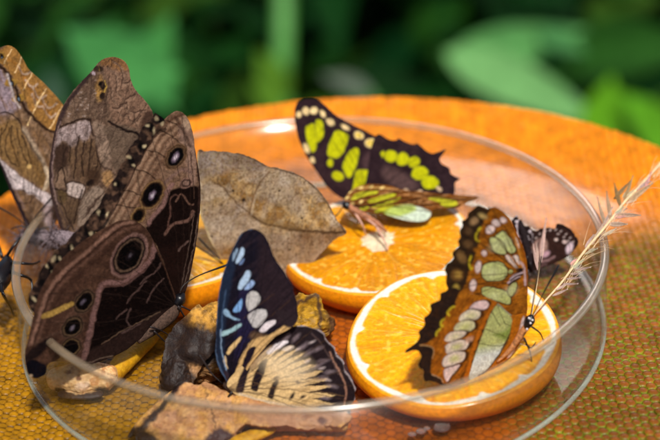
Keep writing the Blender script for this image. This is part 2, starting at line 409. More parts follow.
# ---------------------------------------------------------------- glass dish
def glass(name, haze, hazec, tint=(.96, .97, .96), edge=.0, gl=1.0, rough=.03):
    m = new_mat(name); n = m.node_tree; n.nodes.remove(bsdf(m)); out = n.nodes['Material Output']
    tr = n.nodes.new('ShaderNodeBsdfTransparent'); tr.inputs[0].default_value = (*tint, 1)
    df = n.nodes.new('ShaderNodeBsdfDiffuse'); df.inputs[0].default_value = (*lin(hazec), 1)
    gs = n.nodes.new('ShaderNodeBsdfGlossy'); gs.inputs['Roughness'].default_value = rough
    lw = n.nodes.new('ShaderNodeLayerWeight'); lw.inputs[0].default_value = .5
    pw = n.nodes.new('ShaderNodeMath'); pw.operation = 'POWER'; pw.inputs[1].default_value = 4.0
    n.links.new(lw.outputs['Facing'], pw.inputs[0])
    ma = n.nodes.new('ShaderNodeMath'); ma.operation = 'MULTIPLY_ADD'; ma.inputs[1].default_value = .85*gl; ma.inputs[2].default_value = .04*gl; ma.use_clamp = True
    n.links.new(pw.outputs[0], ma.inputs[0])
    ns = n.nodes.new('ShaderNodeTexNoise'); ns.inputs['Scale'].default_value = .8; ns.inputs['Detail'].default_value = 6
    tc = n.nodes.new('ShaderNodeTexCoord'); n.links.new(tc.outputs['Object'], ns.inputs['Vector'])
    h1 = n.nodes.new('ShaderNodeMath'); h1.operation = 'MULTIPLY'; h1.inputs[1].default_value = haze*2
    n.links.new(ns.outputs['Fac'], h1.inputs[0])
    p2 = n.nodes.new('ShaderNodeMath'); p2.operation = 'POWER'; p2.inputs[1].default_value = 5.0; n.links.new(lw.outputs['Facing'], p2.inputs[0])
    h2 = n.nodes.new('ShaderNodeMath'); h2.operation = 'MULTIPLY_ADD'; h2.inputs[1].default_value = edge; h2.use_clamp = True
    n.links.new(p2.outputs[0], h2.inputs[0]); n.links.new(h1.outputs[0], h2.inputs[2])
    m1 = n.nodes.new('ShaderNodeMixShader'); m2 = n.nodes.new('ShaderNodeMixShader')
    n.links.new(h2.outputs[0], m1.inputs[0]); n.links.new(tr.outputs[0], m1.inputs[1]); n.links.new(df.outputs[0], m1.inputs[2])
    n.links.new(ma.outputs[0], m2.inputs[0]); n.links.new(m1.outputs[0], m2.inputs[1]); n.links.new(gs.outputs[0], m2.inputs[2])
    n.links.new(m2.outputs[0], out.inputs[0]); return m
GW = glass('clear_glass', .008, (168, 134, 100), edge=.08, gl=.55, rough=.14)
GR = glass('glass_rim', .24, (176, 154, 126), edge=.4, gl=1.7, rough=.2)
GB = glass('glass_base', .03, (200, 150, 90), edge=.1, gl=.9, rough=.06)
def lathe(name, prof, mat, parent, n=220, closed=True):
    V, F = [], []; m = len(prof)
    for i in range(n):
        q = 2*math.pi*i/n
        for (rr, z) in prof: V.append((rr*math.cos(q), rr*math.sin(q), z))
    for i in range(n):
        j = (i+1) % n
        for k in range(m if closed else m-1):
            l = (k+1) % m; F.append((i*m+k, j*m+k, j*m+l, i*m+l))
    return mesh(name, V, F, mat, parent)
dish = thing('glass_dish', (0, 0, 0), 'round clear glass dish with a thick rolled rim holding the fruit', 'dish')
lathe('wall', [(9.45, .30), (9.62, .36), (9.64, .5), (9.58, 2.78), (9.41, 2.78), (9.42, .5)], GW, dish)
aa = np.linspace(0, 2*math.pi, 15)[:-1]
lathe('rim', [(9.5+.15*math.cos(t), 2.87+.11*math.sin(t)) for t in aa], GR, dish)
lathe('base', [(.01, .24), (9.2, .24), (9.4, .27), (9.55, .22), (9.62, .12), (9.55, .03), (9.3, .0), (.01, .0)], GB, dish, closed=False)
GF = glass('edge_highlight_glass', .32, (196, 206, 186), edge=.4, gl=2.0, rough=.2)
lathe('base_edge_highlight', [(9.58+.09*math.cos(t), .09+.085*math.sin(t)) for t in aa], GF, dish)  # pale ring that paints the highlight along the base's outer edge
ORM = painted('orange_flesh', .34, .3, .12, .5, 8, sub=.35, subr=(1, .45, .08), coat=.3)
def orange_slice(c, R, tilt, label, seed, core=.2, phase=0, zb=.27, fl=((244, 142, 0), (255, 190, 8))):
    c = np.array(c, float); n = np.array([math.sin(tilt[0]), -math.sin(tilt[1]), 1]); n /= np.linalg.norm(n)
    ex = np.cross((0, 1, 0), n); ex /= np.linalg.norm(ex); ey = np.cross(n, ex)
    root = thing('orange_slice', (c[0], c[1], zb), label, 'orange slice', 'orange slices in the dish')
    nr, na = 84, 300
    rr = np.linspace(0, 1, nr+1)[1:]; th = np.arange(na)*2*math.pi/na
    RR, TH = np.meshgrid(rr, th, indexing='ij'); RR = RR.ravel(); TH = TH.ravel()
    RR = np.r_[0, RR]; TH = np.r_[0, TH]
    wob = 1+.012*np.sin(3*TH+seed)+.008*np.sin(5*TH+2*seed)
    xx = RR*R*wob*np.cos(TH); yy = RR*R*wob*np.sin(TH)
    NS = 10
    ta = TH+phase+.10*np.sin(TH*2+seed)+.05*np.sin(3*TH+1.3*seed)+.04*(vn(RR*5, TH*2, seed)-.5); sgf = ta/(2*math.pi)*NS; sg = np.floor(sgf) % NS; sl = sgf-np.floor(sgf)
    edge = np.minimum(sl, 1-sl)*2*math.pi/NS*RR*R                     # distance to the membrane
    pith_in = .915+.012*np.sin(NS*ta)+.015*(vn(TH*6, RR*3, seed+2)-.5)
    pulp_r = pith_in-.05*np.exp(-(edge/.14)**2)
    # vesicles: streaks that fan out from the core side of each segment
    vs = fbm((sl-.5)*14*(.35+RR)+sg*13.1, RR*5.5, seed+5, 3); vs2 = vn((sl-.5)*30*(.3+RR)+sg*7, RR*9+3, seed+6)
    t = np.clip((.6*vs+.4*vs2-.5)*1.25+.5, 0, 1)[:, None]
    C = lin(fl[0])*(1-t)+lin(fl[1])*t
    C = C*(.92+.16*hsh(sg, sg*0, seed+3))[:, None]
    big = fbm(xx/1.3, yy/1.3, seed+8, 3)[:, None]; C = C*(.78+.44*big)
    glint = np.clip((vn(xx*7+3, yy*7, seed+31)-.72)/.12, 0, 1)[:, None]*.45; C = C*(1-glint)+lin((255, 214, 90))*glint  # small bright flecks painted on as the wet glisten of the pulp
    mem = np.clip(1-edge/.045, 0, 1)*np.clip((RR-.1)/.1, 0, 1)*(.25+.6*vn(RR*4, sg*3, seed+9))
    C = C*(1-mem[:, None]*.35)+lin((255, 214, 110))*mem[:, None]*.35
    co = core*(.85+.06*np.cos(NS*ta)+1.3*(fbm(xx*2.2+5, yy*2.2, seed+4, 3)-.5))
    k = np.clip((co-RR*R)/.08+.5, 0, 1)[:, None]; C = C*(1-k)+lin((234, 214, 178))*k
    sp = vn(xx*9, yy*9, seed+12)[:, None]
    k = np.clip((RR-pulp_r)/.02+.5, 0, 1)[:, None]; C = C*(1-k)+(lin((250, 240, 222))*(1-.12*sp))*k
    po = .966+.012*(vn(TH*9, TH*0, seed+7)-.5)
    k = np.clip((RR-po)/.016+.5, 0, 1)[:, None]; C = C*(1-k)+lin((250, 164, 20))*k
    h = .05*(vs-.5)*(RR < pulp_r) - .014*np.exp(-(edge/.05)**2)*(RR < pulp_r)*(RR > .1) + .03*np.clip((RR-pulp_r)/.05, 0, 1) - .05*np.clip((RR-.975)/.025, 0, 1)**2
    V = c+xx[:, None]*ex+yy[:, None]*ey+h[:, None]*n
    F = [(0, 1+j, 1+(j+1) % na) for j in range(na)]
    for i in range(nr-1):
        for j in range(na):
            a_, b_ = 1+i*na+j, 1+i*na+(j+1) % na
            F.append((a_, a_+na, b_+na, b_))
    mesh('flesh', V, F, ORM, root, C)
    # peel: from the cut edge bulging down to the floor
    E = V[1+(nr-1)*na:]; VV = []; CC = []; m = 9
    for i in range(m):
        s = i/(m-1)
        ring = E.copy(); ring[:, 2] = E[:, 2]*(1-s)+zb*s
        rad = 1+.035*math.sin(math.pi*min(1, s*1.1))-.12*s**2
        ring[:, 0] = c[0]+(E[:, 0]-c[0])*rad; ring[:, 1] = c[1]+(E[:, 1]-c[1])*rad
        tn = vn(th*26, np.full(na, s*8.0), seed+20)
        VV.append(ring); CC.append(lin((246, 148, 10))*(.9+.2*tn)[:, None])
    FF = []
    for i in range(m-1):
        for j in range(na): FF.append((i*na+j, (i+1)*na+j, (i+1)*na+(j+1) % na, i*na+(j+1) % na))
    FF.append(tuple((m-1)*na+j for j in range(na))[::-1])
    mesh('peel', np.concatenate(VV), FF, PEEL, root, np.concatenate(CC))
    return root
PEEL = painted('orange_peel', .38, .5, .15, .5, 9, sub=.3, subr=(1, .4, .05))
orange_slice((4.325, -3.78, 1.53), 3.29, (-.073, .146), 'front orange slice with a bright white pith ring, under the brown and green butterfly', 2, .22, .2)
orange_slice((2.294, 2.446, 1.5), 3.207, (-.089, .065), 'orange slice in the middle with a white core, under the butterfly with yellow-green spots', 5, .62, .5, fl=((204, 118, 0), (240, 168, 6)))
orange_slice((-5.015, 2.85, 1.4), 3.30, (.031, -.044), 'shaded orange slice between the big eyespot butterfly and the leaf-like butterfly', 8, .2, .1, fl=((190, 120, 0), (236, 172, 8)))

FM = painted('ripe_fruit', .55, .3, .08, 1.0, 9, sub=.12, subr=(1, .5, .2))
def n3(p, s, k): return (fbm(p[:, 0]/k, p[:, 1]/k, s, 4)+fbm(p[:, 1]/k+7, p[:, 2]/k, s+5, 4)+fbm(p[:, 2]/k+3, p[:, 0]/k+11, s+9, 4))/3-.5
def blob(name, a, b, wd, ht, paint, root=None, seed=1, rough=.5, taper=0, nu=150, nv=80, zf=.26, bend=0, pw=.8):
    """an irregular lump lying between two points of the dish floor"""
    a, b = np.array(a, float), np.array(b, float); c = (a+b)/2; d = b-a; L = np.linalg.norm(d)/2; d /= 2*L; n = np.cross((0, 0, 1), d); n /= np.linalg.norm(n); up = np.cross(d, n)
    U, W = np.meshgrid(np.arange(nu)*2*math.pi/nu, np.linspace(-1, 1, nv)); U = U.ravel(); W = W.ravel()
    prof = np.clip(1-W**2, 0, 1)**(pw/2)*(1+taper*W)
    q = np.stack([W*L, np.cos(U)*prof*wd, np.sin(U)*prof*ht], 1)
    k = 1+rough*(1.4*n3(q, seed, 1.1)+.85*n3(q, seed+20, .4)+.5*n3(q, seed+40, .14))
    q = q*np.stack([.75+.25*k, k, k], 1); q[:, 1] += bend*(1-W**2)
    V = c+q[:, :1]*d+q[:, 1:2]*n+q[:, 2:]*up
    V[:, 2] = np.maximum(V[:, 2], zf)
    F = [(i*nu+j, i*nu+(j+1) % nu, (i+1)*nu+(j+1) % nu, (i+1)*nu+j) for i in range(nv-1) for j in range(nu)]
    ux, uy = proj(V)
    return mesh(name, V, F, FM, root, paint(ux, uy))
def pt_top(X, Y):
    p = Paint(X, Y, (98, 66, 38), 3, 2.5)
    p.mottle(14, .9, (40, 26, 20)); p.mottle(5, .5, (130, 92, 56)); p.mottle(9, .6, (196, 140, 60), lo=.5, hi=.72)
    p.poly([(196, 300), (214, 285), (232, 300), (226, 322), (205, 332), (190, 324)], (214, 156, 60), 4, .85)
    p.poly([(160, 345), (176, 318), (190, 326), (214, 330), (224, 352), (212, 366), (190, 384), (176, 396), (160, 390)], (40, 26, 22), 4, .9)
    p.poly([(186, 362), (200, 366), (222, 382), (216, 388), (196, 376)], (190, 140, 90), 2, .9)
    p.poly([(296, 288), (312, 288), (326, 298), (324, 340), (296, 340)], (190, 142, 30), 3, .9)
    p.mottle(3, .5, (96, 62, 20)); p.poly([(160, 350), (172, 322), (186, 322), (206, 330), (222, 352), (208, 360), (190, 366), (186, 384), (184, 400), (160, 396)], (36, 25, 22), 4, .85); p.mottle(4, .5, (24, 17, 16), lo=.5); p.line([(297, 303), (305, 299), (313, 294), (318, 298), (320, 312), (319, 330)], 4, (66, 44, 34), 1.2, .9)
    return p.C
rt = thing('rotten_fruit', P(245, 362, .26), 'dark overripe fruit half with mushy yellow pulp, behind the blue-black butterfly', 'fruit', 'fruit scraps in the dish')
blob('pulp', P(180, 366, .75), P(330, 318, .75), 1.15, .85, pt_top, rt, 3, .75, 0, 220, 130, pw=.7)
blob('dark_end', P(172, 392, .55), P(196, 338, .9), .62, .7, pt_top, rt, 8, .7, -.1)
SHEETS = [rt]
blob('soft_flap', P(196, 336, 1.2), P(228, 302, 1.5), .55, .35, pt_top, rt, 12, .8)
def pt_low(X, Y):
    p = Paint(X, Y, (176, 126, 84), 5, 2.5)
    p.mottle(12, .8, (212, 156, 66)); p.mottle(7, .6, (150, 96, 62)); p.mottle(4, .5, (214, 166, 110), lo=.5, hi=.7); p.crackle(6, .6, (96, 58, 36), .04)
    p.line([(132, 436), (150, 420), (166, 404), (180, 384), (190, 372)], 6, (44, 28, 24), 1.5)
    p.poly([(118, 428), (146, 430), (156, 444), (118, 452)], (34, 22, 22), 2)
    p.line([(198, 385), (206, 390), (207, 400), (214, 418), (216, 428)], 1.2, (96, 62, 40), .6)
    p.poly([(206, 436), (222, 428), (234, 436), (228, 448), (204, 448)], (60, 36, 36), 2)
    p.poly([(250, 404), (340, 410), (346, 420), (336, 428), (300, 430), (262, 424), (240, 412)], (168, 122, 92), 3, .8)
    p.ell(322, 421, 4, 4, 0, (88, 50, 40), 1.5); p.ell(306, 416, 6, 3, 0, (120, 74, 56), 1.5, .7)
    return p.C
rt = thing('mashed_fruit', P(220, 430, .26), 'pinkish-tan mashed fruit flesh with a dark skin edge, under the near rim of the dish', 'fruit', 'fruit scraps in the dish')
blob('flesh', P(134, 440, .42), P(246, 408, .5), 1.15, .42, pt_low, rt, 5, .7, .1, 220, 110, pw=.6)
blob('flesh', P(214, 414, .42), P(346, 424, .4), .42, .34, pt_low, rt, 9, .6, -.1, pw=.5)
SHEETS.append(rt)
blob('skin', P(128, 438, .34), P(188, 384, .5), .16, .16, pt_low, rt, 14, .6, bend=.1)
def pt_yel(X, Y):
    p = Paint(X, Y, (196, 140, 16), 6, 2); p.mottle(8, .5, (214, 166, 30)); p.mottle(12, .5, (150, 100, 20), lo=.5); p.mottle(4, .4, (150, 100, 14)); return p.C
o = blob('banana_peel', P(226, 446, .32), P(276, 427, .36), .26, .16, pt_yel, None, 6, .3, pw=.5); tag(o, 'strip of yellow peel poking out under the pinkish mashed fruit at the bottom', 'peel')
o = blob('banana_piece', P(106, 384, .5), P(156, 332, .55), .36, .3, pt_yel, None, 7, .25, pw=.5, bend=.1); tag(o, 'yellow banana strip beneath the lower edge of the big eyespot butterfly', 'fruit', 'fruit scraps in the dish')
def pt_tan(X, Y):
    p = Paint(X, Y, (228, 180, 120), 7, 2); p.mottle(7, .6, (240, 200, 150)); p.mottle(4, .7, (190, 120, 60), lo=.5, hi=.7)
    p.poly([(56, 390), (66, 392), (84, 398), (98, 388), (102, 398), (84, 408), (60, 402)], (58, 38, 34), 1.2)
    p.poly([(56, 389), (80, 394), (104, 388), (110, 402), (50, 404)], (52, 34, 30), 1.5)
    p.ell(68, 372, 3, 2.5, 0, (120, 72, 40), 1); p.ell(79, 378, 3, 2.5, 0, (110, 62, 36), 1); p.ell(82, 386, 7, 4, 10, (242, 204, 172), 1.5)
    return p.C
rt = thing('fruit_chunk', P(82, 390, .26), 'peach-coloured spongy fruit chunk with dark skin under the big eyespot butterfly', 'fruit', 'fruit scraps in the dish')
blob('flesh', P(46, 380, .6), P(118, 376, .6), .55, .42, pt_tan, rt, 4, .8, 0, pw=.6)
blob('skin', P(58, 394, .36), P(104, 394, .36), .3, .12, pt_tan, rt, 6, .5)
WM_ = FM
wing('torn_skin', SHEETS[0], [(163, 352), (168, 336), (176, 324), (188, 314), (198, 305), (207, 312), (216, 322), (222, 340), (212, 354), (202, 366), (196, 380), (188, 394), (176, 397), (167, 386), (162, 370)], Plane(P(186, 394, .45), -14, 38), pt_top, FM, step=1.2, ripple=.28, jag=1.6, thick=.07)
wing('torn_skin', SHEETS[0], [(292, 300), (300, 293), (308, 296), (316, 293), (322, 302), (324, 318), (322, 334), (310, 340), (296, 336), (288, 318)], Plane(P(306, 338, .4), 10, 20), pt_top, FM, step=1.2, ripple=.14, jag=1.0, thick=.1)
wing('torn_skin', SHEETS[1], [(136, 442), (146, 424), (158, 408), (170, 397), (184, 382), (196, 386), (206, 383), (222, 390), (244, 398), (270, 404), (300, 409), (330, 411), (348, 413), (351, 419), (340, 427), (322, 426), (304, 430), (286, 426), (264, 427), (246, 424), (234, 434), (222, 446), (190, 452), (150, 452)], Plane(P(240, 428, .62), 0, 66), pt_low, FM, step=1.2, ripple=.22, jag=1.4, thick=.08, bend=lambda X, Y: .1*np.sin(X/13)+.06*np.sin(Y/6+X/21))
WM = painted('wing_scales', .85, .05, .16, .35, 14)
WT = painted('wing_scales_thin', .65, .14, .42, .3, 14)
BLACK = solid('black_chitin', (16, 14, 18), .35, .3, 6, .5)
BROWNB = solid('brown_fuzz', (70, 52, 42), .8, .5, 12, .2, .6)
GREYB = solid('grey_fuzz', (118, 104, 108), .85, .5, 14, .2, .8)
PINKL = solid('pale_leg', (196, 150, 130), .6, .3, 9)
LEG = solid('dark_leg', (30, 22, 22), .5, .3, 9)
def crop(x0, y0, s, pts): return [(x0+a/s, y0+b/s) for a, b in pts]
K = 440/66.0
def body(root, pts, rad, mat, n=14): return tube('body', pts, rad, mat, root, n)
def legs(root, L, rad=.03, mat=None):
    for p in L: tube('leg', p, np.linspace(rad*1.3, rad*.6, len(p)), mat or LEG, root, 6, 3)
def antenna(root, p, rad=.022, club=.05, mat=None):
    p = np.array(p, float); e = p[-1]+(p[-1]-p[-2])/np.linalg.norm(p[-1]-p[-2])*.25
    q = np.concatenate([p, [e]]); tube('antenna', q, [rad]*(len(p)-1)+[club*.7, club*.5], mat or LEG, root, 6, 4)
def fuzz(name, root, pts, rad, n, ln, mats, seed=1, th=.012):
    """short hairs round a body"""
    R = np.random.default_rng(seed); pts = np.array(pts, float); parts = []
    for i in range(n):
        t = R.uniform(0, len(pts)-1.001); k = int(t); a = pts[k]+(pts[k+1]-pts[k])*(t-k); rd = rad[k]+(rad[k+1]-rad[k])*(t-k)
        d = R.normal(size=3); d /= np.linalg.norm(d); s = a+d*rd*.9; e = d+R.normal(size=3)*.35+(pts[k+1]-pts[k])*.3
        l = ln*R.uniform(.5, 1.2); parts.append(tube('', [s, s+e*l*.5, s+e*l+np.array([0, 0, -.12*l])], [th, th*.7, th*.2], None, None, 4, 0, link_it=False))
    V, F = merge(parts); return mesh(name, V, F, mats, root)

# ---- far left butterfly, tan with pale cross stripes
pA = Plane(P(28, 232, 2.3), 8, 6)
rt = thing('butterfly', pA.p, 'tan butterfly with pale cross stripes on its wing edge, cut off by the left edge', 'butterfly', 'butterflies feeding at the dish')
def paintA(X, Y):
    p = Paint(X, Y, (122, 100, 84), 10, 1.0)
    p.mottle(7, .6, (150, 126, 104)); p.mottle(4, .5, (92, 72, 58), lo=.5)
    p.poly([(-20, 50), (-2, 62), (8, 84), (16, 104), (14, 112), (-20, 112)], (142, 128, 138), 2); p.mottle(3, .25)
    p.poly([(-20, 118), (0, 124), (8, 120), (18, 121), (26, 138), (35, 155), (46, 170), (44, 188), (30, 180), (18, 172), (8, 162), (-20, 150)], (130, 104, 70), 2)
    p.streak(-62, 3, 16, .4, (120, 88, 46))
    p.poly([(0, 50), (8, 44), (14, 46), (21, 54), (26, 62), (31, 70), (42, 80), (52, 90), (66, 107), (60, 132), (53, 131), (47, 127), (40, 122), (33, 115), (26, 103), (20, 90), (12, 76), (4, 66), (-4, 60), (-10, 50)], (146, 110, 62), .8)
    p.line([(2, 56), (13, 62), (21, 72), (29, 88), (38, 101), (50, 113), (60, 122)], 2.2, (146, 104, 52), 1)
    for q in ([(26, 80), (31, 87), (37, 84)], [(33, 88), (38, 98), (46, 95)], [(42, 98), (48, 108), (56, 104)], [(18, 66), (23, 74), (30, 72)], [(32, 94), (37, 106), (43, 106)], [(44, 108), (50, 118), (56, 114)]):
        p.line(q, 1.6, (176, 158, 146), .8, .9); p.line([(a+.6, b+2.2) for a, b in q], 1.1, (116, 80, 44), .6, .8)
    for q in ([(4, 63), (12, 49)], [(15, 73), (22, 57)], [(23, 90), (32, 73)], [(27, 125), (39, 100)], [(35, 105), (46.5, 89)], [(49.5, 129), (62, 107)]): p.line(q, 1.1, (226, 196, 150), .5, .95)
    p.line([(-8, 60), (3, 68), (12, 80), (20, 98), (26, 110), (33, 117), (40, 124), (47, 129), (56, 133)], 3, (46, 30, 22), .9)
    for cx, cy, a, b in ((1.5, 56, 2.2, 2.6), (11, 82.5, 2.6, 5.4), (18.5, 98, 2.2, 5)):
        p.ell(cx, cy, a+1.6, b+1.6, 65+40, (150, 118, 60), .6); p.ell(cx, cy, a, b, 15, (20, 16, 18), .6); p.ell(cx+.3, cy+1, a*.35, b*.3, 15, (110, 130, 150), .5)
    p.line([(7, 74), (11, 88), (16, 102), (20, 108)], 2, (196, 186, 188), .8, .8)
    p.line([(-6, 112), (0, 113), (9, 113), (18, 119), (22, 128), (28, 139), (34, 150), (40, 158), (46, 166)], 1.4, (40, 28, 24), .5)
    p.line([(24, 128), (31, 140), (37, 151), (43, 160), (47, 172)], 3.4, (166, 150, 132), 1.2, .8)
    for q in ([(10, 128), (6, 140), (6, 153), (12, 162), (17, 166)], [(12, 126), (11, 140), (16, 155), (19, 166)], [(17, 128), (20, 145), (27, 164)], [(22, 135), (28, 150), (31, 166)], [(2, 128), (0, 142), (2, 156)], [(8, 122), (4, 132), (0, 136)]): p.line(q, 1.2, (44, 30, 24), .5, .9)
    p.ell(29, 166, 2.2, 2, 0, (206, 176, 120), .7); p.line([(46, 168), (48, 180), (44, 190)], 3, (206, 190, 168), 1)
    p.poly([(-6, 152), (0, 158), (8, 166), (18, 174), (30, 183), (40, 190), (50, 195), (52, 206), (42, 202), (34, 195), (28, 194), (24, 189), (20, 190), (12, 187), (5, 178)], (196, 186, 190), .8)
    p.mottle(2.5, .3)
    for q in ([(9, 186), (14, 190), (20, 189), (26, 192), (32, 193), (40, 198)], [(15, 199), (22, 203), (30, 202), (33, 197)], [(8, 170), (10, 176), (15, 180)], [(24, 178), (23, 188)], [(40, 190), (40, 200)]): p.line(q, 1, (52, 36, 34), .5, .9)
    p.poly([(44, 202), (52, 208), (52, 226), (44, 222)], (170, 156, 164), 2, .7); p.streak(60, 2, 7, .3)
    p.line([(-12, 138), (0, 164), (12, 191), (22, 212), (31, 232)], 4.2, (44, 34, 40), .9); p.line([(3, 162), (14, 186), (24, 208)], 1, (122, 106, 114), .5, .7)
    p.C = (p.C*np.array([1.04, 1.0, .94]))**1.12*1.38
    p.crackle(5, .55, (56, 42, 34), .035); p.crackle(2.6, .3, (60, 44, 36), .05); p.veins((30, 232), [(-8, 70), (6, 60), (20, 66), (34, 84), (48, 100), (62, 118), (66, 150), (60, 190)], .9, (52, 36, 30), .55, .04); p.mottle(2, .3)
    return p.C
wing('wing', rt, [(29, 233), (20, 212), (10, 190), (0, 164), (-12, 138), (-20, 105), (-18, 70), (-8, 52), (2, 47), (8, 45.5), (14, 47.5), (19, 53), (24, 61), (29, 69.5), (40, 79.5), (50, 89.5), (60, 101), (68, 114), (70, 140), (66, 175), (62, 205), (54, 226), (42, 236)], pA, paintA, WM)
bp = pl(pA, [(20, 238), (28, 236), (40, 237), (54, 243), (66, 250)], .05); body(rt, bp, [.1, .22, .3, .26, .08], GREYB)
fuzz('fur', rt, bp, [.1, .22, .3, .26, .08], 520, .38, GREYB, 3, .011)
antenna(rt, pl(pA, [(28, 227), (14, 216), (-2, 207)], .3)); antenna(rt, pl(pA, [(28, 228), (36, 216), (47, 203)], .4))
legs(rt, [pl(pA, [(34, 232), (44, 228), (56, 226)], .35), pl(pA, [(28, 229), (20, 240), (9, 260)], .35), pl(pA, [(29, 228), (20, 226), (11, 229)], .3), pl(pA, [(40, 240), (52, 246), (58, 252)], .4)])

# ---- second tan butterfly, behind the big one
pB = Plane(P(62, 232, 2.95), -6, 6)
rt = thing('butterfly', pB.p, 'grey-brown butterfly with a rusty rounded wing tip, right behind the big eyespot butterfly', 'butterfly', 'butterflies feeding at the dish')
def paintB(X, Y):
    p = Paint(X, Y, (116, 96, 82), 20, 1.2)
    p.mottle(6, .55, (140, 118, 104)); p.mottle(3, .5, (84, 64, 54), lo=.5)
    # tip and scalloped margin
    p.poly([(104, 58), (114, 55), (128, 62), (132, 76), (144, 98), (156, 118), (148, 136), (138, 132), (122, 124), (112, 118), (108, 98), (108, 84), (104, 70)], (132, 106, 90), 1.5)
    p.poly([(100, 60), (114, 54), (124, 60), (128, 70), (118, 70), (110, 66), (102, 66)], (134, 100, 68), 2)
    for q in ([(107, 66), (114, 72), (117, 82), (116, 92), (121, 96), (124, 99), (131, 97), (135, 94)], [(112, 60), (120, 66), (123, 76), (122, 84), (128, 82), (132, 80)], [(110, 88), (112, 98), (116, 103), (120, 106), (126, 103)],
              [(113, 108), (118, 108), (122, 104), (126, 108), (131, 112), (138, 111), (146, 110)], [(118, 112), (122, 116), (128, 114), (130, 120), (136, 122), (140, 116)], [(126, 102), (128, 109)], [(134, 113), (136, 124), (140, 130)]):
        p.line(q, 1.3, (60, 44, 38), .6, .9); p.line([(a+1.5, b+1.6) for a, b in q], 1.4, (160, 134, 116), .8, .6)
    p.poly([(144, 114), (152, 112), (154, 124), (148, 134), (140, 132)], (70, 52, 44), 1.5, .9)
    p.ell(101, 92, 4.6, 9, -12, (176, 140, 84), 1.2, .9); p.ell(99, 86, 4, 10, -8, (160, 124, 70), 1.2, .7)
    p.ell(98.6, 68.6, 5.6, 3.1, -14, (16, 14, 14), .7); p.line([(98, 65), (100, 71)], .9, (120, 100, 60), .4)
    p.ell(102, 85.5, 3.2, 5.4, 12, (18, 15, 15), .7); p.ell(102.5, 96, 2.6, 4, -8, (22, 16, 15), .7); p.line([(105, 80), (106, 88), (104, 92)], 1, (190, 160, 80), .5)
    p.ell(93.6, 73, 2, 1.6, 10, (214, 196, 210), .6)
    for k in range(26): p.ell(60+36*hsh(np.array([k]), np.array([1]), 5)[0], 80+38*hsh(np.array([k]), np.array([2]), 5)[0], 1, .7, 0, (176, 160, 154), .5, .7)
    # pale cloud under the first dark line
    p.poly([(52, 138), (56, 131), (66, 126), (80, 121), (90, 122), (91, 132), (84, 142), (79, 138), (76, 148), (70, 146), (64, 140), (58, 146), (55, 158), (52, 154)], (166, 150, 150), 1.2)
    p.poly([(54, 150), (60, 144), (68, 146), (70, 160), (62, 172), (54, 168)], (66, 50, 42), 2)
    p.poly([(70, 148), (98, 140), (102, 170), (96, 184), (84, 182), (72, 176)], (108, 86, 66), 2, .8)
    for q in ([(66, 148), (63, 160), (64, 170)], [(78, 137), (76, 156), (74, 178)], [(84, 141), (82, 160), (83, 176)], [(91, 139), (90, 158), (88, 174)], [(97, 146), (98, 160), (96, 172)], [(80, 136), (77, 144)], [(70, 146), (70, 162)]): p.line(q, 1.7, (36, 26, 22), .6, .9)
    p.line([(56, 130), (66.5, 124), (73, 122), (80, 119), (90.5, 119.5)], 2, (44, 30, 26), .7); p.line([(90.5, 119), (92, 133), (96, 138), (97, 150), (99, 160), (105, 167), (112, 170)], 1.5, (44, 30, 26), .6)
    p.poly([(93, 122), (104, 126), (112, 150), (112, 168), (103, 164), (98, 150), (95, 136)], (150, 130, 116), 1.5, .85); p.streak(75, 2.2, 8, .5, (78, 60, 52), lo=.5)
    p.poly([(104, 128), (126, 126), (142, 134), (136, 152), (118, 170), (112, 160), (108, 140)], (108, 92, 80), 1.5); p.streak(45, 2, 9, .35, (64, 50, 44), lo=.5)
    p.line([(109, 121), (120, 128), (132, 132), (146, 137)], 2.6, (26, 18, 18), .8)
    # white patch, cells and dark spot
    p.poly([(58, 176), (60, 170), (64, 167), (66, 176), (64, 186), (56, 188)], (130, 108, 92), 1)
    p.line([(56, 182), (59, 172), (62, 167), (64, 176), (66, 186)], 1.4, (38, 27, 24), .5); p.line([(53, 188), (60, 190), (68, 190)], 1.4, (40, 30, 26), .5)
    p.poly([(67, 184), (72.5, 182), (78, 183), (84, 185.5), (84, 190), (81, 197.5), (75.5, 197), (69, 194)], (182, 168, 164), .8); p.line([(66, 183), (72.5, 181), (84, 184), (85, 190), (81.5, 199), (75, 198.5), (68, 195)], 1, (50, 38, 34), .5)
    p.poly([(54, 191), (66, 192), (68, 204), (58, 203)], (92, 76, 54), 1); p.line([(56, 201), (64, 204), (70, 203)], 1.2, (44, 34, 30), .5)
    p.poly([(60, 206), (78, 200), (76, 226), (66, 228)], (104, 84, 66), 1.5, .9)
    p.ell(93, 176, 7, 8, 20, (72, 54, 42), 2.5); p.ell(90, 183, 4.5, 3, 30, (26, 18, 16), 1)
    p.poly([(84, 196), (96, 186), (104, 194), (100, 210), (82, 226), (78, 218)], (140, 124, 112), 1.2); 
    for k in range(13): p.line([(81+k*1.6, 222-k*2.1), (86+k*1.5, 214-k*1.8), (89+k*1.3, 206-k*1.2)], .9, (72, 56, 50), .4, .8)
    p.poly([(103, 172), (112, 172), (112, 186), (104, 184)], (160, 128, 92), 1.5)
    p.line([(82, 190), (78, 206), (74, 224)], 1.4, (40, 28, 24), .5)
    p.line([(90, 75), (82, 84), (66, 106), (56, 132), (51, 160), (51, 190), (57, 212), (63, 232)], 4.2, (62, 48, 48), 1); p.line([(60, 122), (53.5, 150), (52.5, 180), (57, 204)], 1.2, (134, 114, 112), .5)
    p.line([(56, 190), (60, 208), (68, 226)], 1.2, (84, 68, 66), .5); p.line([(60, 196), (66, 214), (74, 230)], 1.4, (52, 40, 38), .6)
    p.C = (p.C*np.array([1.04, 1.0, .94]))**1.12*1.38
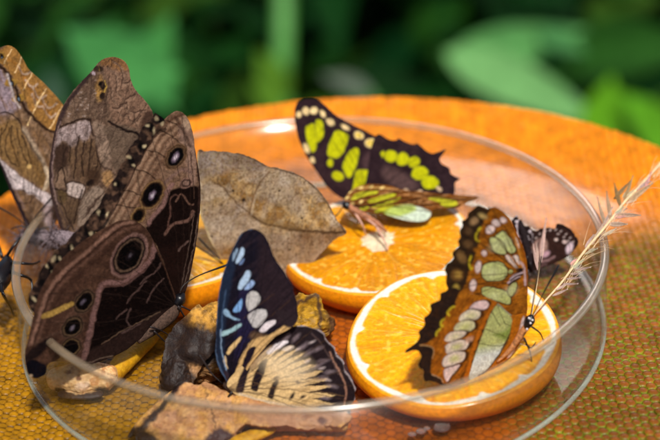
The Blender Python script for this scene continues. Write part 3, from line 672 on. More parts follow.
    p.crackle(5, .6, (50, 36, 30), .035); p.crackle(2.4, .35, (54, 40, 34), .05); p.veins((66, 232), [(58, 118), (74, 92), (92, 72), (112, 60), (130, 82), (146, 106), (150, 126), (140, 152), (124, 186)], .9, (48, 34, 28), .55, .04); p.mottle(1.8, .3)
    return p.C
wing('wing', rt, [(63, 233), (55, 211), (50, 190), (49, 172), (50, 158), (52, 146), (54, 134), (58, 118), (64, 104), (72, 92), (80, 83), (88, 75), (94, 68), (99, 62), (106, 58), (114, 57), (121, 59), (126, 63), (129, 69), (130, 76), (132, 83), (136, 90.5), (142, 97), (148, 104.5), (152.5, 112), (154, 119), (152, 126), (148, 134), (142, 150), (132, 176), (116, 204), (96, 226), (78, 238)], pB, paintB, WM)
bp = pl(pB, [(50, 236), (60, 238), (74, 242), (96, 250)], .02); body(rt, bp, [.12, .28, .32, .1], GREYB)
fuzz('fur', rt, bp, [.12, .28, .32, .1], 360, .38, GREYB, 5, .011)

# ---- big butterfly with eyespots
pC = Plane(P(178, 308, 1.9), 40, 4)
rt = thing('butterfly', pC.p, 'large dark brown butterfly with ringed eyespots on its closed wings', 'butterfly', 'butterflies feeding at the dish')
def eye(p, cx, cy, a, b, ang, rings):
    for s, c in rings: p.ell(cx, cy, a*s, b*s, ang, c, .7)
def paintC1(X, Y):
    p = Paint(X, Y, (150, 118, 98), 30, .9)
    p.mottle(6, .5, (176, 142, 120)); p.mottle(4, .45, (104, 76, 60), lo=.5)
    mg = [(179, 110), (170, 113), (158, 121), (148, 130), (140, 144), (131, 158), (124, 172), (113, 190), (100, 212), (90, 226)]
    def par(o): return [(a+o*.72, b+o*.55) for a, b in mg]
    for o_, wd, c in ((8, 3, (112, 80, 62)), (12, 4, (190, 156, 132)), (16.5, 2.4, (118, 86, 68)), (20, 4, (184, 150, 126)), (24, 2.4, (124, 92, 74)), (27, 3, (170, 136, 114)), (31, 3, (126, 94, 76))): p.line(par(o_), wd, c, 1.2, .8)
    for q in ([(158, 130), (168, 134), (180, 143)], [(146, 150), (158, 153), (170, 161)], [(134, 170), (146, 172), (156, 180)], [(121, 190), (133, 192), (144, 198)], [(112, 204), (124, 206), (136, 208)], [(166, 120), (176, 124), (184, 132)]): p.line(q, 1.1, (52, 36, 28), .5, .9)
    p.poly([(178, 130), (188, 126), (195, 150), (196, 180), (190, 186), (186, 166)], (176, 144, 130), 2, .8); p.ell(187, 124, 4, 6, 20, (212, 182, 158), 1.5, .8); p.line([(176, 118), (184, 132), (190, 146)], 3, (80, 56, 46), 1, .7)
    p.poly([(160, 204), (172, 190), (190, 186), (200, 190), (200, 226), (196, 248), (190, 272), (183, 296), (178, 308), (170, 284), (160, 254), (146, 230), (150, 222)], (30, 17, 15), 1.2); p.mottle(5, .25)
    p.poly([(160, 254), (170, 246), (186, 244), (188, 270), (178, 304)], (44, 26, 22), 3, .8)
    p.line([(165, 234), (170, 227), (175, 223.5), (182, 222), (188, 220.5), (193, 212)], 3, (130, 98, 88), .8); p.line([(176, 201), (181, 194), (185, 198), (189, 204), (193, 204)], 1.8, (122, 92, 80), .6)
    p.line([(166, 232), (170, 215), (170, 200), (174, 195), (178, 196)], 1.6, (110, 80, 72), .6); p.line([(178, 251), (182, 246), (188, 241)], 1.8, (120, 96, 90), .6)
    p.line([(148, 224), (156, 213), (163, 205), (167, 193), (172, 184)], 4, (156, 120, 114), 1.1)
    p.line([(162, 186), (172, 176), (182, 170), (190, 172)], 3, (150, 120, 116), 1.5, .6)
    eye(p, 175.6, 156.5, 15, 9.6, 56, ((1, (140, 108, 84)), (.9, (86, 62, 46)), (.78, (140, 110, 84)), (.7, (12, 9, 14)))); p.ell(175.3, 157, 5.4, 2.8, 62, (150, 130, 150), .9); p.ell(175.3, 157, 3, 1.6, 62, (222, 206, 220), .6)
    eye(p, 152, 194.5, 17.5, 10.6, 57, ((1, (112, 80, 62)), (.93, (166, 132, 92)), (.85, (74, 52, 38)), (.74, (12, 8, 12)))); p.ell(152, 195, 5, 2.8, 60, (150, 130, 150), .9); p.ell(152, 195, 2.6, 1.6, 60, (222, 208, 222), .6)
    eye(p, 138, 215.5, 10, 6.6, 52, ((1, (164, 130, 88)), (.8, (90, 64, 44)), (.62, (16, 11, 12))))
    eye(p, 186, 183, 7, 5, 30, ((1, (160, 124, 112)), (.75, (48, 32, 28)), (.5, (160, 128, 116))))
    p.line([(197, 152), (200.5, 190), (197, 236), (190, 268), (182, 300)], 4, (66, 46, 40), .8); p.line([(199, 214), (193, 250), (184, 284)], .9, (124, 104, 94), .4); p.line([(194, 214), (189, 246), (180, 292)], .9, (110, 90, 82), .4)
    p.line([(190, 152), (193, 180), (194, 198)], 1, (92, 68, 58), .5)
    p.mottle(2.5, .25); p.C = p.C**1.12*.86
    p.crackle(4.5, .4, (36, 24, 20), .04); p.veins((180, 305), [(182, 114), (168, 118), (150, 134), (134, 158), (118, 186), (104, 214)], 1.0, (40, 26, 22), .6, .05); p.mottle(1.8, .35); p.C = p.C*np.array([.85, .86, .82])
    return p.C
def paintC2(X, Y):
    p = Paint(X, Y, (98, 70, 58), 40, .9)
    p.mottle(8, .5, (120, 88, 72)); p.mottle(5, .4, (70, 48, 40), lo=.5)
    mg = [(132, 220), (118, 223), (105, 232), (93, 243), (80, 254), (68, 264), (57, 275), (48, 287), (42, 300), (36, 320), (29, 342)]
    def par(o): return [(a+o*.62, b+o*.66) for a, b in mg]
    p.line(par(3), 3.4, (172, 132, 116), 1.2); p.line(par(7), 2, (84, 58, 48), 1); p.line(par(10), 2.6, (142, 106, 92), 1.4, .7); p.line(par(17), 3, (76, 52, 44), 1.6, .6)
    p.line([(46, 316), (60, 322), (72, 312), (92, 296)], 2, (124, 92, 78), 1, .6); p.line([(34, 344), (48, 336), (60, 332)], 2, (120, 92, 80), 1, .6); p.streak(38, 2.5, 16, .2)
    blk = [(157, 243), (152, 260), (143, 270), (132, 279), (120, 285), (106, 286), (100, 299), (96, 316), (92, 334), (89, 352), (87, 366), (104, 361), (126, 350), (142, 338), (162, 322), (179, 307), (171, 283), (162, 257)]
    p.poly(blk, (26, 14, 13), 1.2)
    p.poly([(88, 352), (104, 343), (126, 330), (146, 319), (164, 310), (178, 306), (162, 322), (140, 339), (114, 356), (88, 365)], (62, 44, 40), 1.5); p.line([(102, 344), (114, 336), (126, 329), (144, 320), (160, 312)], 1.3, (124, 100, 84), .6)
    p.line([(88, 363), (104, 357), (112, 356)], 1.4, (130, 108, 96), .6)
    p.line([(156, 238), (152, 256), (144, 267), (135, 275), (122, 283), (108, 283), (101, 287), (97, 300), (93, 317), (90, 332), (87, 346), (84, 358)], 5.4, (150, 114, 110), 1.2); p.line([(146, 268), (132, 279), (118, 286), (104, 286)], 1.6, (110, 80, 74), .7)
    for q in ([(161, 263), (158, 268), (154, 273), (147, 277), (140, 284)], [(163, 279), (156, 286), (150, 296), (147, 302)], [(146, 281), (138, 290), (131, 296), (127, 303)], [(116, 318), (122, 313), (126, 310)], [(130, 309), (127, 316), (128, 324), (132, 326)], [(122, 333), (140, 324)]): p.line(q, 1.7, (112, 88, 84), .7, .9)
    eye(p, 129, 255.5, 25, 16, 57, ((1, (152, 118, 110)), (.9, (130, 98, 92)), (.84, (22, 13, 14)), (.78, (24, 15, 15)), (.755, (124, 100, 84)), (.68, (116, 92, 78)), (.655, (12, 7, 9))))
    p.ell(130, 255, 2.4, 1.5, 55, (150, 138, 150), .8); p.ell(130, 255, 5, 3, 57, (50, 40, 48), 1.2, .6)
    eye(p, 84, 301.5, 14.5, 9.6, 52, ((1, (112, 86, 72)), (.9, (30, 20, 18)), (.8, (128, 102, 82)), (.7, (14, 9, 10)))); p.ell(83, 302, 3, 1.6, 52, (120, 108, 124), 1)
    eye(p, 72.4, 327, 13.5, 10, 48, ((1, (112, 86, 72)), (.9, (30, 20, 18)), (.8, (130, 104, 82)), (.7, (14, 9, 10)))); p.ell(72, 328, 3, 1.8, 50, (140, 126, 140), 1)
    eye(p, 71, 347, 11.5, 9.6, 30, ((1, (110, 84, 70)), (.9, (30, 20, 18)), (.8, (132, 106, 78)), (.68, (15, 11, 13))))
    p.poly([(42, 314.5), (57, 308), (71, 301.5), (74, 304.5), (60, 312.5), (43.5, 319)], (206, 168, 96), .6, 1, 2); p.mottle(3, .12)
    p.poly([(24, 360), (30, 350), (42, 342), (50, 338), (46, 348), (36, 358)], (34, 26, 30), 1.2, .9)
    p.poly([(26, 362), (34, 360), (46, 366), (46, 374), (36, 379), (28, 372)], (24, 22, 34), 1); p.ell(31, 376, 1.8, 1.6, 0, (220, 190, 160), .6)
    p.line([(133, 219), (143, 225), (151, 236), (161, 257), (171, 283), (178, 306)], 2.6, (96, 68, 56), .7)
    p.mottle(2.5, .25); p.C = p.C**1.15*.84
    p.crackle(6, .35, (44, 28, 24), .04, 1.6, .8); p.veins((177, 307), [(118, 224), (92, 246), (66, 270), (46, 294), (34, 322), (26, 352), (52, 362), (86, 362)], 1.0, (46, 32, 28), .5, .05); p.mottle(1.8, .4); p.C = p.C*np.array([.75, .77, .74])
    return p.C
wing('forewing', rt, [(178, 309), (186, 290), (192, 266), (196.5, 240), (199.5, 215), (200.5, 190), (198.5, 170), (195, 150), (193, 134), (189, 121), (183.5, 113.5), (177, 111), (170, 114.5), (162, 122), (154, 131), (146, 143), (137, 158), (129, 173), (118, 191), (105, 213), (96, 228), (102, 240), (120, 244), (150, 258), (164, 290)], pC, paintC1, WM, bend=lambda X, Y: -.06+0*X)
# cream specks and black blotches hang past the hind wing's edge
wing('hindwing', rt, [(178, 308), (171, 283), (161, 257), (151, 236), (142, 225), (132, 220), (119, 221), (107, 227), (96, 233), (86, 239), (77, 246), (66, 255), (56, 266), (48, 278), (41, 290), (36, 303), (33, 318), (29, 336), (25, 354), (26, 366), (29, 375), (36, 378), (45, 374), (48, 364), (60, 361), (75, 363), (90, 364), (104, 360), (114, 356), (126, 350), (140, 339), (155, 327), (168, 317)], pC,
     lambda X, Y: paintC2(X, Y), WM, bend=lambda X, Y: .10+.25*np.clip((150-X)/120, 0, 1)**2)
MG = smooth_poly([(160, 118), (150, 127), (141, 140), (132, 155), (124, 171), (113, 190), (101, 211), (89, 226), (77, 238), (64, 250), (52, 263), (43, 277), (36, 292), (31, 312)], 3, False)
TN = np.gradient(MG, axis=0); TN /= np.linalg.norm(TN, axis=1)[:, None]; NM = np.stack([TN[:, 1], -TN[:, 0]], 1)    # towards the upper left
if NM[10] @ np.array([-1, -1]) < 0: NM = -NM
def paintC3(X, Y):
    p = Paint(X, Y, (40, 29, 26), 44, 1.2); p.mottle(6, .8, (112, 84, 66), lo=.5); p.mottle(5, .6, (14, 10, 11), lo=.48)
    R = np.random.default_rng(4); i = 0
    while i < len(MG)-1:
        a = math.degrees(math.atan2(-TN[i][1], TN[i][0]))
        q = MG[i]+NM[i]*R.uniform(-3.5, -1); p.ell(q[0], q[1], R.uniform(3, 6), R.uniform(2.2, 4), a+R.uniform(20, 80), (12, 9, 10), 1.4)
        for o_ in (-5.5, 1.0):
            if R.uniform() < .15: continue
            q = MG[i]+NM[i]*(o_+R.uniform(-2, 2))+TN[i]*R.uniform(-3, 3)
            p.ell(q[0], q[1], R.uniform(1.4, 3.2), R.uniform(.9, 1.8), a+R.uniform(-30, 30)+R.choice([0, 60]), (206, 186, 146), .8, R.uniform(.45, .95))
        i += int(R.integers(2, 5))
    p.mottle(2, .5)
    return p.C
EO = [tuple(MG[i]+NM[i]*(6.0 if i % 4 < 2 else 4.0)) for i in range(0, len(MG), 2)]+[tuple(MG[i]-NM[i]*9) for i in range(len(MG)-1, -1, -3)]
wing('wing_edge', rt, EO, pC, paintC3, WM, bend=lambda X, Y: np.where(Y < 215, .04, .05)+.25*np.clip((150-X)/120, 0, 1)**2*(Y > 215), jag=1.6, sm=3)
bp = pl(pC, [(183, 297), (178, 304), (170, 314), (156, 326), (138, 342)], .02); body(rt, bp, [.12, .16, .26, .24, .08], BROWNB)
hd = pl(pC, [(184, 293), (180, 299), (176, 305)], .1); tube('head', hd, [.05, .2, .1], BLACK, rt, 12)
antenna(rt, pl(pC, [(180, 292), (185, 284), (200, 275), (223, 266.5)], .25), .02)
legs(rt, [pl(pC, [(178, 306), (187, 321), (192, 330)], .3), pl(pC, [(181, 306), (196, 313), (214, 319)], .3), pl(pC, [(150, 327), (160, 330), (170, 336)], .3), pl(pC, [(154, 331), (164, 341), (168, 345)], .3)], .026)

# ---- leaf-like butterfly
pD = Plane(P(288, 284, .45), -4, 3)
rt = thing('butterfly', pD.p, 'butterfly whose closed wings look like a dry tan leaf with a dark midrib', 'butterfly', 'butterflies feeding at the dish')
def paintD(X, Y):
    p = Paint(X, Y, (184, 154, 112), 50, 1.0)
    p.mottle(9, .85, (134, 96, 46), lo=.42, hi=.62); p.mottle(16, .7, (188, 174, 164), lo=.46, hi=.62); p.mottle(3, .45, (108, 80, 44), lo=.5)
    p.poly([(250, 213), (266, 225), (297, 231), (344, 233), (330, 246), (300, 280), (270, 280), (240, 262), (232, 240)], (168, 146, 126), 5, .6)
    p.poly([(200, 224), (214, 206), (234, 200), (248, 212), (244, 236), (214, 250)], (170, 156, 148), 4, .55)
    p.poly([(262, 172), (280, 172), (296, 190), (306, 210), (300, 216), (286, 206), (270, 200), (258, 196)], (178, 168, 160), 4, .5)
    p.poly([(196, 150), (220, 149), (245, 153), (266, 164), (260, 170), (246, 172), (232, 170), (222, 174), (208, 178), (198, 176)], (122, 112, 116), 3, .65); p.streak(80, 2.2, 12, .3, (86, 76, 84), lo=.5)
    p.mottle(1.6, .65, (92, 66, 38), lo=.5); p.mottle(2.2, .4, (196, 180, 152), lo=.56)
    p.streak(25, 2.5, 10, .12)
    p.line([(345, 232), (330, 232.5), (312, 231), (296, 230), (281, 227), (266, 223.5), (257, 219), (250, 213)], 2.6, (70, 50, 34), .9, .9)
    p.line([(300, 228), (280, 224.5), (262, 219)], 4.5, (120, 92, 56), 2, .6)
    p.line([(250, 213), (240, 206), (232, 198), (225, 189), (214, 182)], 1.3, (96, 72, 54), .6, .9); p.line([(250, 214), (252.5, 198), (257, 188), (262, 180), (269, 172)], 1.5, (112, 86, 66), .6, .9); p.line([(252, 214), (255, 198), (264, 182)], 1.4, (192, 176, 160), .8, .6)
    for q in ([(268, 224), (276, 206), (280, 186)], [(288, 229), (298, 212), (302, 192)], [(306, 231), (318, 218), (322, 202)], [(272, 226), (266, 246), (256, 262)], [(292, 231), (290, 252), (282, 272)], [(310, 233), (306, 250), (300, 264)], [(248, 213), (234, 220), (214, 236)]): p.line(q, 1.0, (136, 112, 84), .7, .6)
    for x, y, s in ((233, 191, 1.4), (243.5, 200, 1.9), (280, 191, 1.3), (302, 218, 1.5), (204, 224, 1.4), (207, 230, 1.1), (212, 236, 1.2), (205, 210, .9), (222, 205, .8), (290, 250, .9), (262, 240, .9)): p.ell(x, y, s, s, 0, (46, 36, 32), .6)
    p.line([(198, 150), (220, 150.5), (245, 155), (266, 165.5), (276, 168.5), (296, 174), (316, 188), (332, 211), (345, 232)], 1.8, (72, 54, 44), .8, .9)
    p.line([(198, 152), (197, 175), (199, 205), (213, 246), (224, 260)], 1.4, (196, 178, 140), .6, .8)
    p.C = p.C*np.array([1.17, 1.14, 1.0])
    p.crackle(8, .35, (120, 88, 56), .025); p.mottle(2.2, .35, (88, 62, 38), lo=.56)
    return p.C
wing('wing', rt, [(198, 150.5), (206, 151.5), (212, 150.5), (218, 151.5), (226, 151.5), (232, 153), (240, 153.5), (247, 156), (256, 159.5), (262, 163), (269, 167), (276, 167.5), (285, 170), (296, 173.5), (306, 179.5), (316, 187.5), (324, 197), (331, 208), (337, 220), (346.5, 232.5), (337, 238), (328, 246), (318, 256.5), (308, 268.5), (298, 278), (289, 284), (270, 283), (245, 276), (228, 266), (213, 246), (203, 223), (198, 200), (197, 175)], pD, paintD, WM,
     bend=lambda X, Y: .18*np.exp(-((Y-228)/14)**2)*np.clip((X-240)/60, 0, 1), ripple=.09, jag=.5)
bp = pl(pD, [(222, 266), (228, 268), (240, 274), (262, 283)], -.1); body(rt, bp, [.08, .16, .24, .08], BROWNB)
antenna(rt, pl(pD, [(225, 266), (210, 255), (193, 244)], .3), .02); antenna(rt, pl(pD, [(225, 266), (214, 254), (203.5, 243)], .35), .02)
legs(rt, [pl(pD, [(240, 276), (236, 286), (238, 294)], .1), pl(pD, [(254, 281), (252, 290), (256, 298)], .1)])

# ---- blue-black and cream butterfly
pE = Plane(P(229, 386, 1.35), -8, 10); pE2 = Plane(P(229, 386, 1.35), -2, 16)
rt = thing('butterfly', pE.p, 'blue-black butterfly with white spots and a cream striped hind wing, at the near rim', 'butterfly', 'butterflies feeding at the dish')
c1 = lambda q: crop(205, 225, K, q); c2 = lambda q: crop(205, 275, K, q); c3 = lambda q: crop(205, 325, K, q); c5 = lambda q: crop(250, 320, K, q)
def paintE1(X, Y):
    p = Paint(X, Y, (22, 19, 30), 60, .6)
    p.poly([(262, 236), (276, 262), (292, 284), (298, 306), (296, 326), (286, 328), (268, 316), (258, 290), (258, 262)], (40, 29, 34), 4, .9)
    p.streak(40, 1.8, 16, .35, (60, 44, 50), lo=.5, hi=.8)
    p.poly([(236, 238), (226, 262), (220, 290), (217, 330), (219, 366), (226, 376), (224, 340), (228, 300), (236, 262)], (30, 44, 66), 2, .7)
    p.poly([(240, 290), (250, 286), (256, 320), (244, 350), (236, 366), (236, 330)], (34, 30, 62), 3, .7)
    W = (176, 200, 224); W2 = (196, 192, 188)
    for q, c in ((c1([(185, 230), (190, 190), (213, 155), (220, 165), (207, 205), (190, 240)]), (148, 172, 196)), (c1([(207, 245), (225, 195), (248, 148), (262, 172), (252, 208), (217, 258)]), W), (c1([(226, 262), (258, 222), (262, 236), (244, 262)]), (110, 134, 176)),
                 (c1([(222, 415), (237, 370), (280, 305), (308, 320), (290, 370), (248, 425), (228, 428)]), W), (c1([(262, 425), (300, 375), (323, 372), (328, 392), (300, 425), (275, 432)]), (150, 176, 216)),
                 (c2([(275, 180), (285, 130), (320, 108), (355, 120), (370, 155), (355, 200), (320, 225), (290, 240), (278, 212)]), W2), (c2([(285, 270), (330, 238), (370, 227), (405, 232), (412, 275), (390, 315), (350, 350), (322, 345), (300, 312)]), (190, 186, 184)),
                 (c2([(362, 368), (400, 322), (440, 305), (470, 300), (470, 325), (440, 345), (400, 378), (372, 384)]), (222, 212, 214)),
                 (c2([(187, 238), (197, 212), (225, 182), (244, 158), (249, 190), (238, 235), (210, 247)]), (120, 164, 214)), (c2([(121, 240), (140, 222), (160, 245), (177, 272), (215, 288), (238, 298), (200, 299), (165, 284), (130, 268)]), (136, 168, 194)),
                 (c2([(105, 392), (120, 373), (165, 360), (215, 330), (240, 320), (241, 343), (205, 367), (160, 392), (125, 408), (108, 405)]), (150, 184, 190)),
                 (c3([(145, 182), (162, 150), (200, 105), (238, 76), (238, 97), (200, 150), (165, 194), (148, 195)]), (212, 178, 122)), (c3([(120, 232), (135, 205), (142, 225), (146, 260), (152, 290), (140, 280), (126, 256)]), (196, 170, 130))):
        p.poly(q, c, .5, 1, 3)
    p.poly(c2([(300, 400), (330, 380), (440, 410), (440, 440), (380, 440), (320, 430)]), (110, 84, 60), 2, .8)
    # cream field at the trailing edge, with black bars
    p.poly(c3([(190, 345), (205, 290), (230, 225), (255, 175), (290, 125), (340, 90), (440, 60), (500, 20), (555, -5), (580, 40), (540, 110), (440, 190), (390, 235), (320, 330), (250, 410), (200, 425), (176, 390)]), (206, 168, 110), .8)
    p.poly(c3([(160, 385), (175, 330), (205, 245), (240, 180), (262, 120), (288, 130), (255, 185), (228, 240), (205, 300), (186, 350), (176, 400)]), (28, 22, 36), .6)
    p.poly(c3([(212, 405), (214, 345), (248, 262), (290, 162), (335, 143), (322, 200), (275, 290), (262, 372), (240, 410)]), (30, 22, 34), .6)
    for q in (c3([(230, 330), (300, 240), (380, 150), (440, 96), (540, 20)]), c3([(270, 330), (340, 260), (440, 160), (520, 96)]), c3([(340, 90), (300, 140), (270, 210)]), [(248, 338), (262, 322), (276, 312), (290, 300)], [(244, 318), (258, 306), (274, 294)]): p.line(q, .8, (70, 48, 36), .4, .8)
    p.poly([(276, 310), (292, 312), (298, 318), (292, 328), (280, 322)], (44, 34, 38), 1.2)
    p.line([(251, 229), (243, 231), (233, 247), (224.5, 268), (219, 292), (216.5, 320), (215.5, 348), (219, 366), (229, 384)], 1.9, (64, 82, 108), .6); p.line([(221, 330), (222, 352), (227, 372)], 1.1, (130, 154, 180), .5); p.line([(226, 290), (222, 316), (222, 330)], 1, (76, 100, 132), .5, .7)
    for q in ([(226, 372), (229, 380), (238, 384)], ): p.line(q, 4, (48, 36, 44), 1)
    p.veins((228, 384), [(234, 240), (252, 231), (268, 242), (282, 266), (293, 290), (298, 310)], .9, (12, 10, 16), .6, .05); p.mottle(1.8, .25)
    return p.C
def paintE2(X, Y):
    p = Paint(X, Y, (208, 176, 122), 70, .7)
    PXv, PYv = 222.0, 398.0
    rr = np.hypot(X-PXv, (Y-PYv)); th = np.degrees(np.arctan2(-(Y-PYv), X-PXv))
    n = fbm(X/5, Y/5, 71, 3)
    p.streak(28, 2.5, 22, .35, (182, 144, 90), lo=.48)
    # black rays between cream fingers, widening to the black margin
    ph = (th/4.5+.35*n) % 1; tri = np.abs(ph*2-1)
    rb = np.interp(th, [-12, 0, 12, 25, 35, 46, 56, 70], [104, 95, 84, 74, 68, 62, 60, 56])
    tip = np.interp(th, [-12, 0, 12, 25, 35, 46, 60], [10, 26, 34, 34, 30, 18, 6])
    p.mix(np.clip((rr-(rb-9+tip*(1-tri)**.75*1.1))/3.0+.5, 0, 1)*np.clip((62-th)/4, 0, 1), (32, 24, 28))
    mrg = np.clip((rr-(rb+19))/4, 0, 1)
    p.mix(mrg, (36, 27, 30))
    p.C = p.C*(1+.0*rr[:, None])
    for q, wd in (([(262, 338), (276, 331), (300, 327), (318, 334)], 9),): p.line(q, wd, (34, 26, 30), 2)
    p.streak(30, 2, 9, .45, (74, 62, 66), lo=.52, hi=.72) if False else None
    # grey lunules and the pale scallop line
    for x, y, a in ((304, 346, 20), (318, 349, 5), (308, 353, 15), (323, 361, -10), (330, 372, -15), (322, 378, -5), (332, 386, -30), (317, 366, 10), (296, 338, 25), (286, 338, 30), (326, 398, -20)): p.ell(x, y, 5, 1.9, a+20, (128, 112, 116), 1.3, .75)
    for x, y, a in ((298, 349, 20), (312, 342, 15), (322, 368, 0), (328, 380, -20), (307, 361, 10)): p.ell(x, y, 3, 1.2, a+15, (184, 168, 166), .9, .8)
    p.line([(330, 352), (334, 362), (340, 372), (345, 384), (346, 396), (343, 408)], 1.6, (166, 122, 100), .8, .9)
    p.line([(312, 334), (320, 342), (326, 352), (333, 362), (339, 374)], 1.2, (96, 76, 72), .8, .7)
    p.poly([(266, 352), (274, 345), (284, 340.5), (288, 342), (280, 348), (270, 354)], (228, 220, 222), .8); p.poly([(282, 350), (290, 345.5), (294, 347), (288, 351)], (228, 210, 190), .8)
    p.poly(c5([(0, 300), (60, 210), (110, 180), (165, 165), (120, 215), (60, 290), (10, 340)]), (120, 96, 80), 1.4, .6)
    p.poly([(251, 388), (254.5, 374), (262, 361), (267, 359), (265.5, 369), (259.5, 384), (257, 391)], (28, 21, 28), .7)
    p.poly([(236, 391), (240, 376), (246, 365), (250, 366), (247, 378), (243, 392)], (34, 26, 34), .8)
    p.poly([(268, 397), (272, 385), (277, 379), (279, 382), (275, 391), (273, 398)], (40, 30, 30), .9); p.ell(276, 378, 4, 1.2, 20, (44, 32, 32), .8); p.ell(298, 382, 2.2, 1.2, -20, (60, 44, 40), .7); p.ell(292, 396, 4, 1.6, 60, (44, 34, 34), .8); p.ell(303, 397, 3, 1.4, 30, (60, 46, 40), .8)
    for q in ([(252, 370), (272, 378), (300, 376), (330, 380)], [(258, 356), (280, 356), (306, 352)], [(250, 392), (276, 396), (312, 402), (340, 408)], [(246, 380), (276, 388), (310, 390), (344, 396)]): p.line(q, .7, (120, 90, 60), .4, .6)
    p.line([(240, 394), (258, 400), (280, 404), (300, 408)], 2.4, (206, 186, 160), 1, .8)
    p.line([(298, 326), (312, 327), (323, 333), (327, 341), (335, 348), (337, 355), (344, 363), (346, 372), (352, 381), (356, 392), (354, 404)], 1.5, (190, 176, 176), .5, .75)
    p.veins((226, 390), [(292, 328), (312, 330), (326, 340), (338, 354), (346, 370), (353, 386), (354, 402), (330, 414), (296, 408)], .9, (64, 46, 34), .7, .05); p.streak(30, 1.4, 16, .25); p.mottle(1.8, .25); p.poly([(262, 356), (290, 352), (312, 368), (300, 384), (272, 376)], (226, 206, 170), 8, .5)
    return p.C
wing('forewing', rt, [(229, 385), (224.5, 378), (219, 368), (215.5, 354), (216, 338), (217, 312), (219, 293), (221.5, 280), (224.5, 269), (229, 257), (233.5, 247.5), (237, 240.5), (241, 234), (245, 231), (251, 229), (258.5, 230.5), (263, 234), (266.5, 238.5), (270, 246), (273, 255), (277, 262), (281.5, 268), (285, 273), (289, 280), (292, 286), (294, 293), (297, 302), (297.5, 311), (298.5, 317), (296, 323), (290, 328.5), (275, 337), (262, 351), (250, 366), (242, 380), (236, 388)], pE, paintE1, WM, bend=lambda X, Y: -.05+0*X)
wing('hindwing', rt, [(227, 384), (236, 371), (248, 360), (258, 349), (268, 340), (280, 332.5), (292, 327), (303, 325.5), (313.5, 328.5), (319, 330), (324, 333), (325, 337), (327.5, 341), (331, 344), (334.5, 347.5), (335.5, 351), (337.5, 354), (341, 358), (344, 362.5), (344, 367), (346, 371.5), (350, 375), (352.5, 380), (353.5, 384), (356, 388), (354.5, 393), (355, 399), (351, 405), (350, 413), (340, 418), (326, 416), (310, 413.5), (290, 410), (275, 407), (260, 404), (245, 399), (233, 393)], pE2, paintE2, WM, bend=lambda X, Y: .06+.12*np.sin((X+Y*.4)/7)*np.clip((X-270)/60, 0, 1), jag=.3)
bp = pl(pE, [(224, 386), (231, 386), (244, 393), (262, 401), (290, 408)], -.25); body(rt, bp, [.1, .25, .3, .22, .07], BROWNB)
legs(rt, [pl(pE, [(232, 392), (226, 400), (222, 408)], .1), pl(pE, [(244, 398), (240, 408), (242, 418)], .1)])
antenna(rt, pl(pE, [(223, 384), (212, 374), (204, 362)], -.4))

# ---- open butterfly with yellow-green spots
pF = Plane(P(368, 198, 2.0), -6, 22)
rt = thing('butterfly', pF.p, 'black butterfly with yellow-green spots, wings spread at the back of the dish', 'butterfly', 'butterflies feeding at the dish')
f1 = lambda q: crop(290, 95, K, q); f2 = lambda q: crop(330, 120, K, q)
YG = (186, 188, 16); CR = (236, 208, 150)
def spots(p, L, c):
    for x, y, a, b, g in L: p.ell(x, y, a, b, g, c, .8)
def paintF1(X, Y):
    p = Paint(X, Y, (44, 29, 34), 80, .6); p.mottle(8, .35, (66, 46, 48))
    p.poly(crop(330, 120, K, [(215, 260), (260, 215), (320, 240), (330, 320), (270, 330), (225, 310)]), (78, 56, 58), 2, .8)
    for q in (f1([(102, 225), (125, 200), (158, 196), (168, 260), (176, 310), (172, 360), (148, 380), (122, 330)]), f1([(168, 185), (190, 162), (214, 175), (226, 230), (215, 290), (190, 314), (174, 300)]), f1([(250, 360), (270, 300), (302, 242), (340, 240), (386, 270), (380, 320), (350, 390), (310, 420), (265, 410), (250, 390)]),
              f2([(85, 300), (110, 240), (150, 192), (185, 190), (195, 220), (175, 300), (145, 370), (120, 385), (95, 345)]), f2([(155, 440), (172, 345), (210, 330), (265, 340), (282, 370), (282, 470), (155, 470)])): p.poly(q, YG, .8)
    spots(p, ((338, 176, 6, 4.6, -30), (330.5, 163, 3, 4, 0)), YG); p.poly([(371, 176), (378, 176), (388, 190), (372, 190)], (206, 196, 90), 1, .8)
    for x in (373, 376, 379): p.line([(x, 176), (x+3, 188)], 1, (236, 220, 180), .5, .8)
    spots(p, ((299, 114.5, 2.6, 3, 0), (306, 111, 3.2, 3.9, 20), (314, 110.5, 3.8, 3.6, 0), (323, 114, 2.2, 4, 35), (330.5, 122, 4.4, 3, -45), (345, 127, 4.6, 2, -30), (359, 135.3, 5, 3.8, -20), (371, 143.2, 6, 4.8, -10), (306.5, 148.5, 2.6, 5, 25), (312.5, 160, 2.4, 3, 20)), CR)
    spots(p, ((359, 135.3, 3.6, 2.6, -20), (371, 143.2, 4.6, 3.6, -10)), (232, 204, 96))
    p.mottle(3, .3); p.veins((368, 198), [(300, 104), (318, 102), (336, 116), (360, 130), (386, 142)], .8, (24, 16, 18), .6, .04)
    return p.C
def paintF2(X, Y):
    p = Paint(X, Y, (42, 28, 33), 84, .6); p.mottle(8, .35, (64, 46, 48))
    p.poly([(386, 166), (402, 172), (418, 184), (412, 192), (394, 186), (382, 176)], (88, 66, 64), 3, .8)
    spots(p, ((391, 156, 6, 6, 0), (402.5, 159, 6.3, 6.6, 30), (414, 162, 6, 5.4, 30), (420, 173, 8.4, 6.6, 10), (430.3, 182.6, 8.6, 6.5, -5), (383, 154, 2.2, 3, 0)), YG)
    spots(p, ((439, 189, 3, 2, -30), (406, 190, 2, 1.2, 0), (420, 191, 2, 1.2, 0)), (226, 196, 160))
    p.mottle(3, .3); p.veins((368, 196), [(388, 140), (406, 143), (424, 150), (444, 152), (450, 170), (456, 190)], .8, (24, 16, 18), .5, .04)
    return p.C
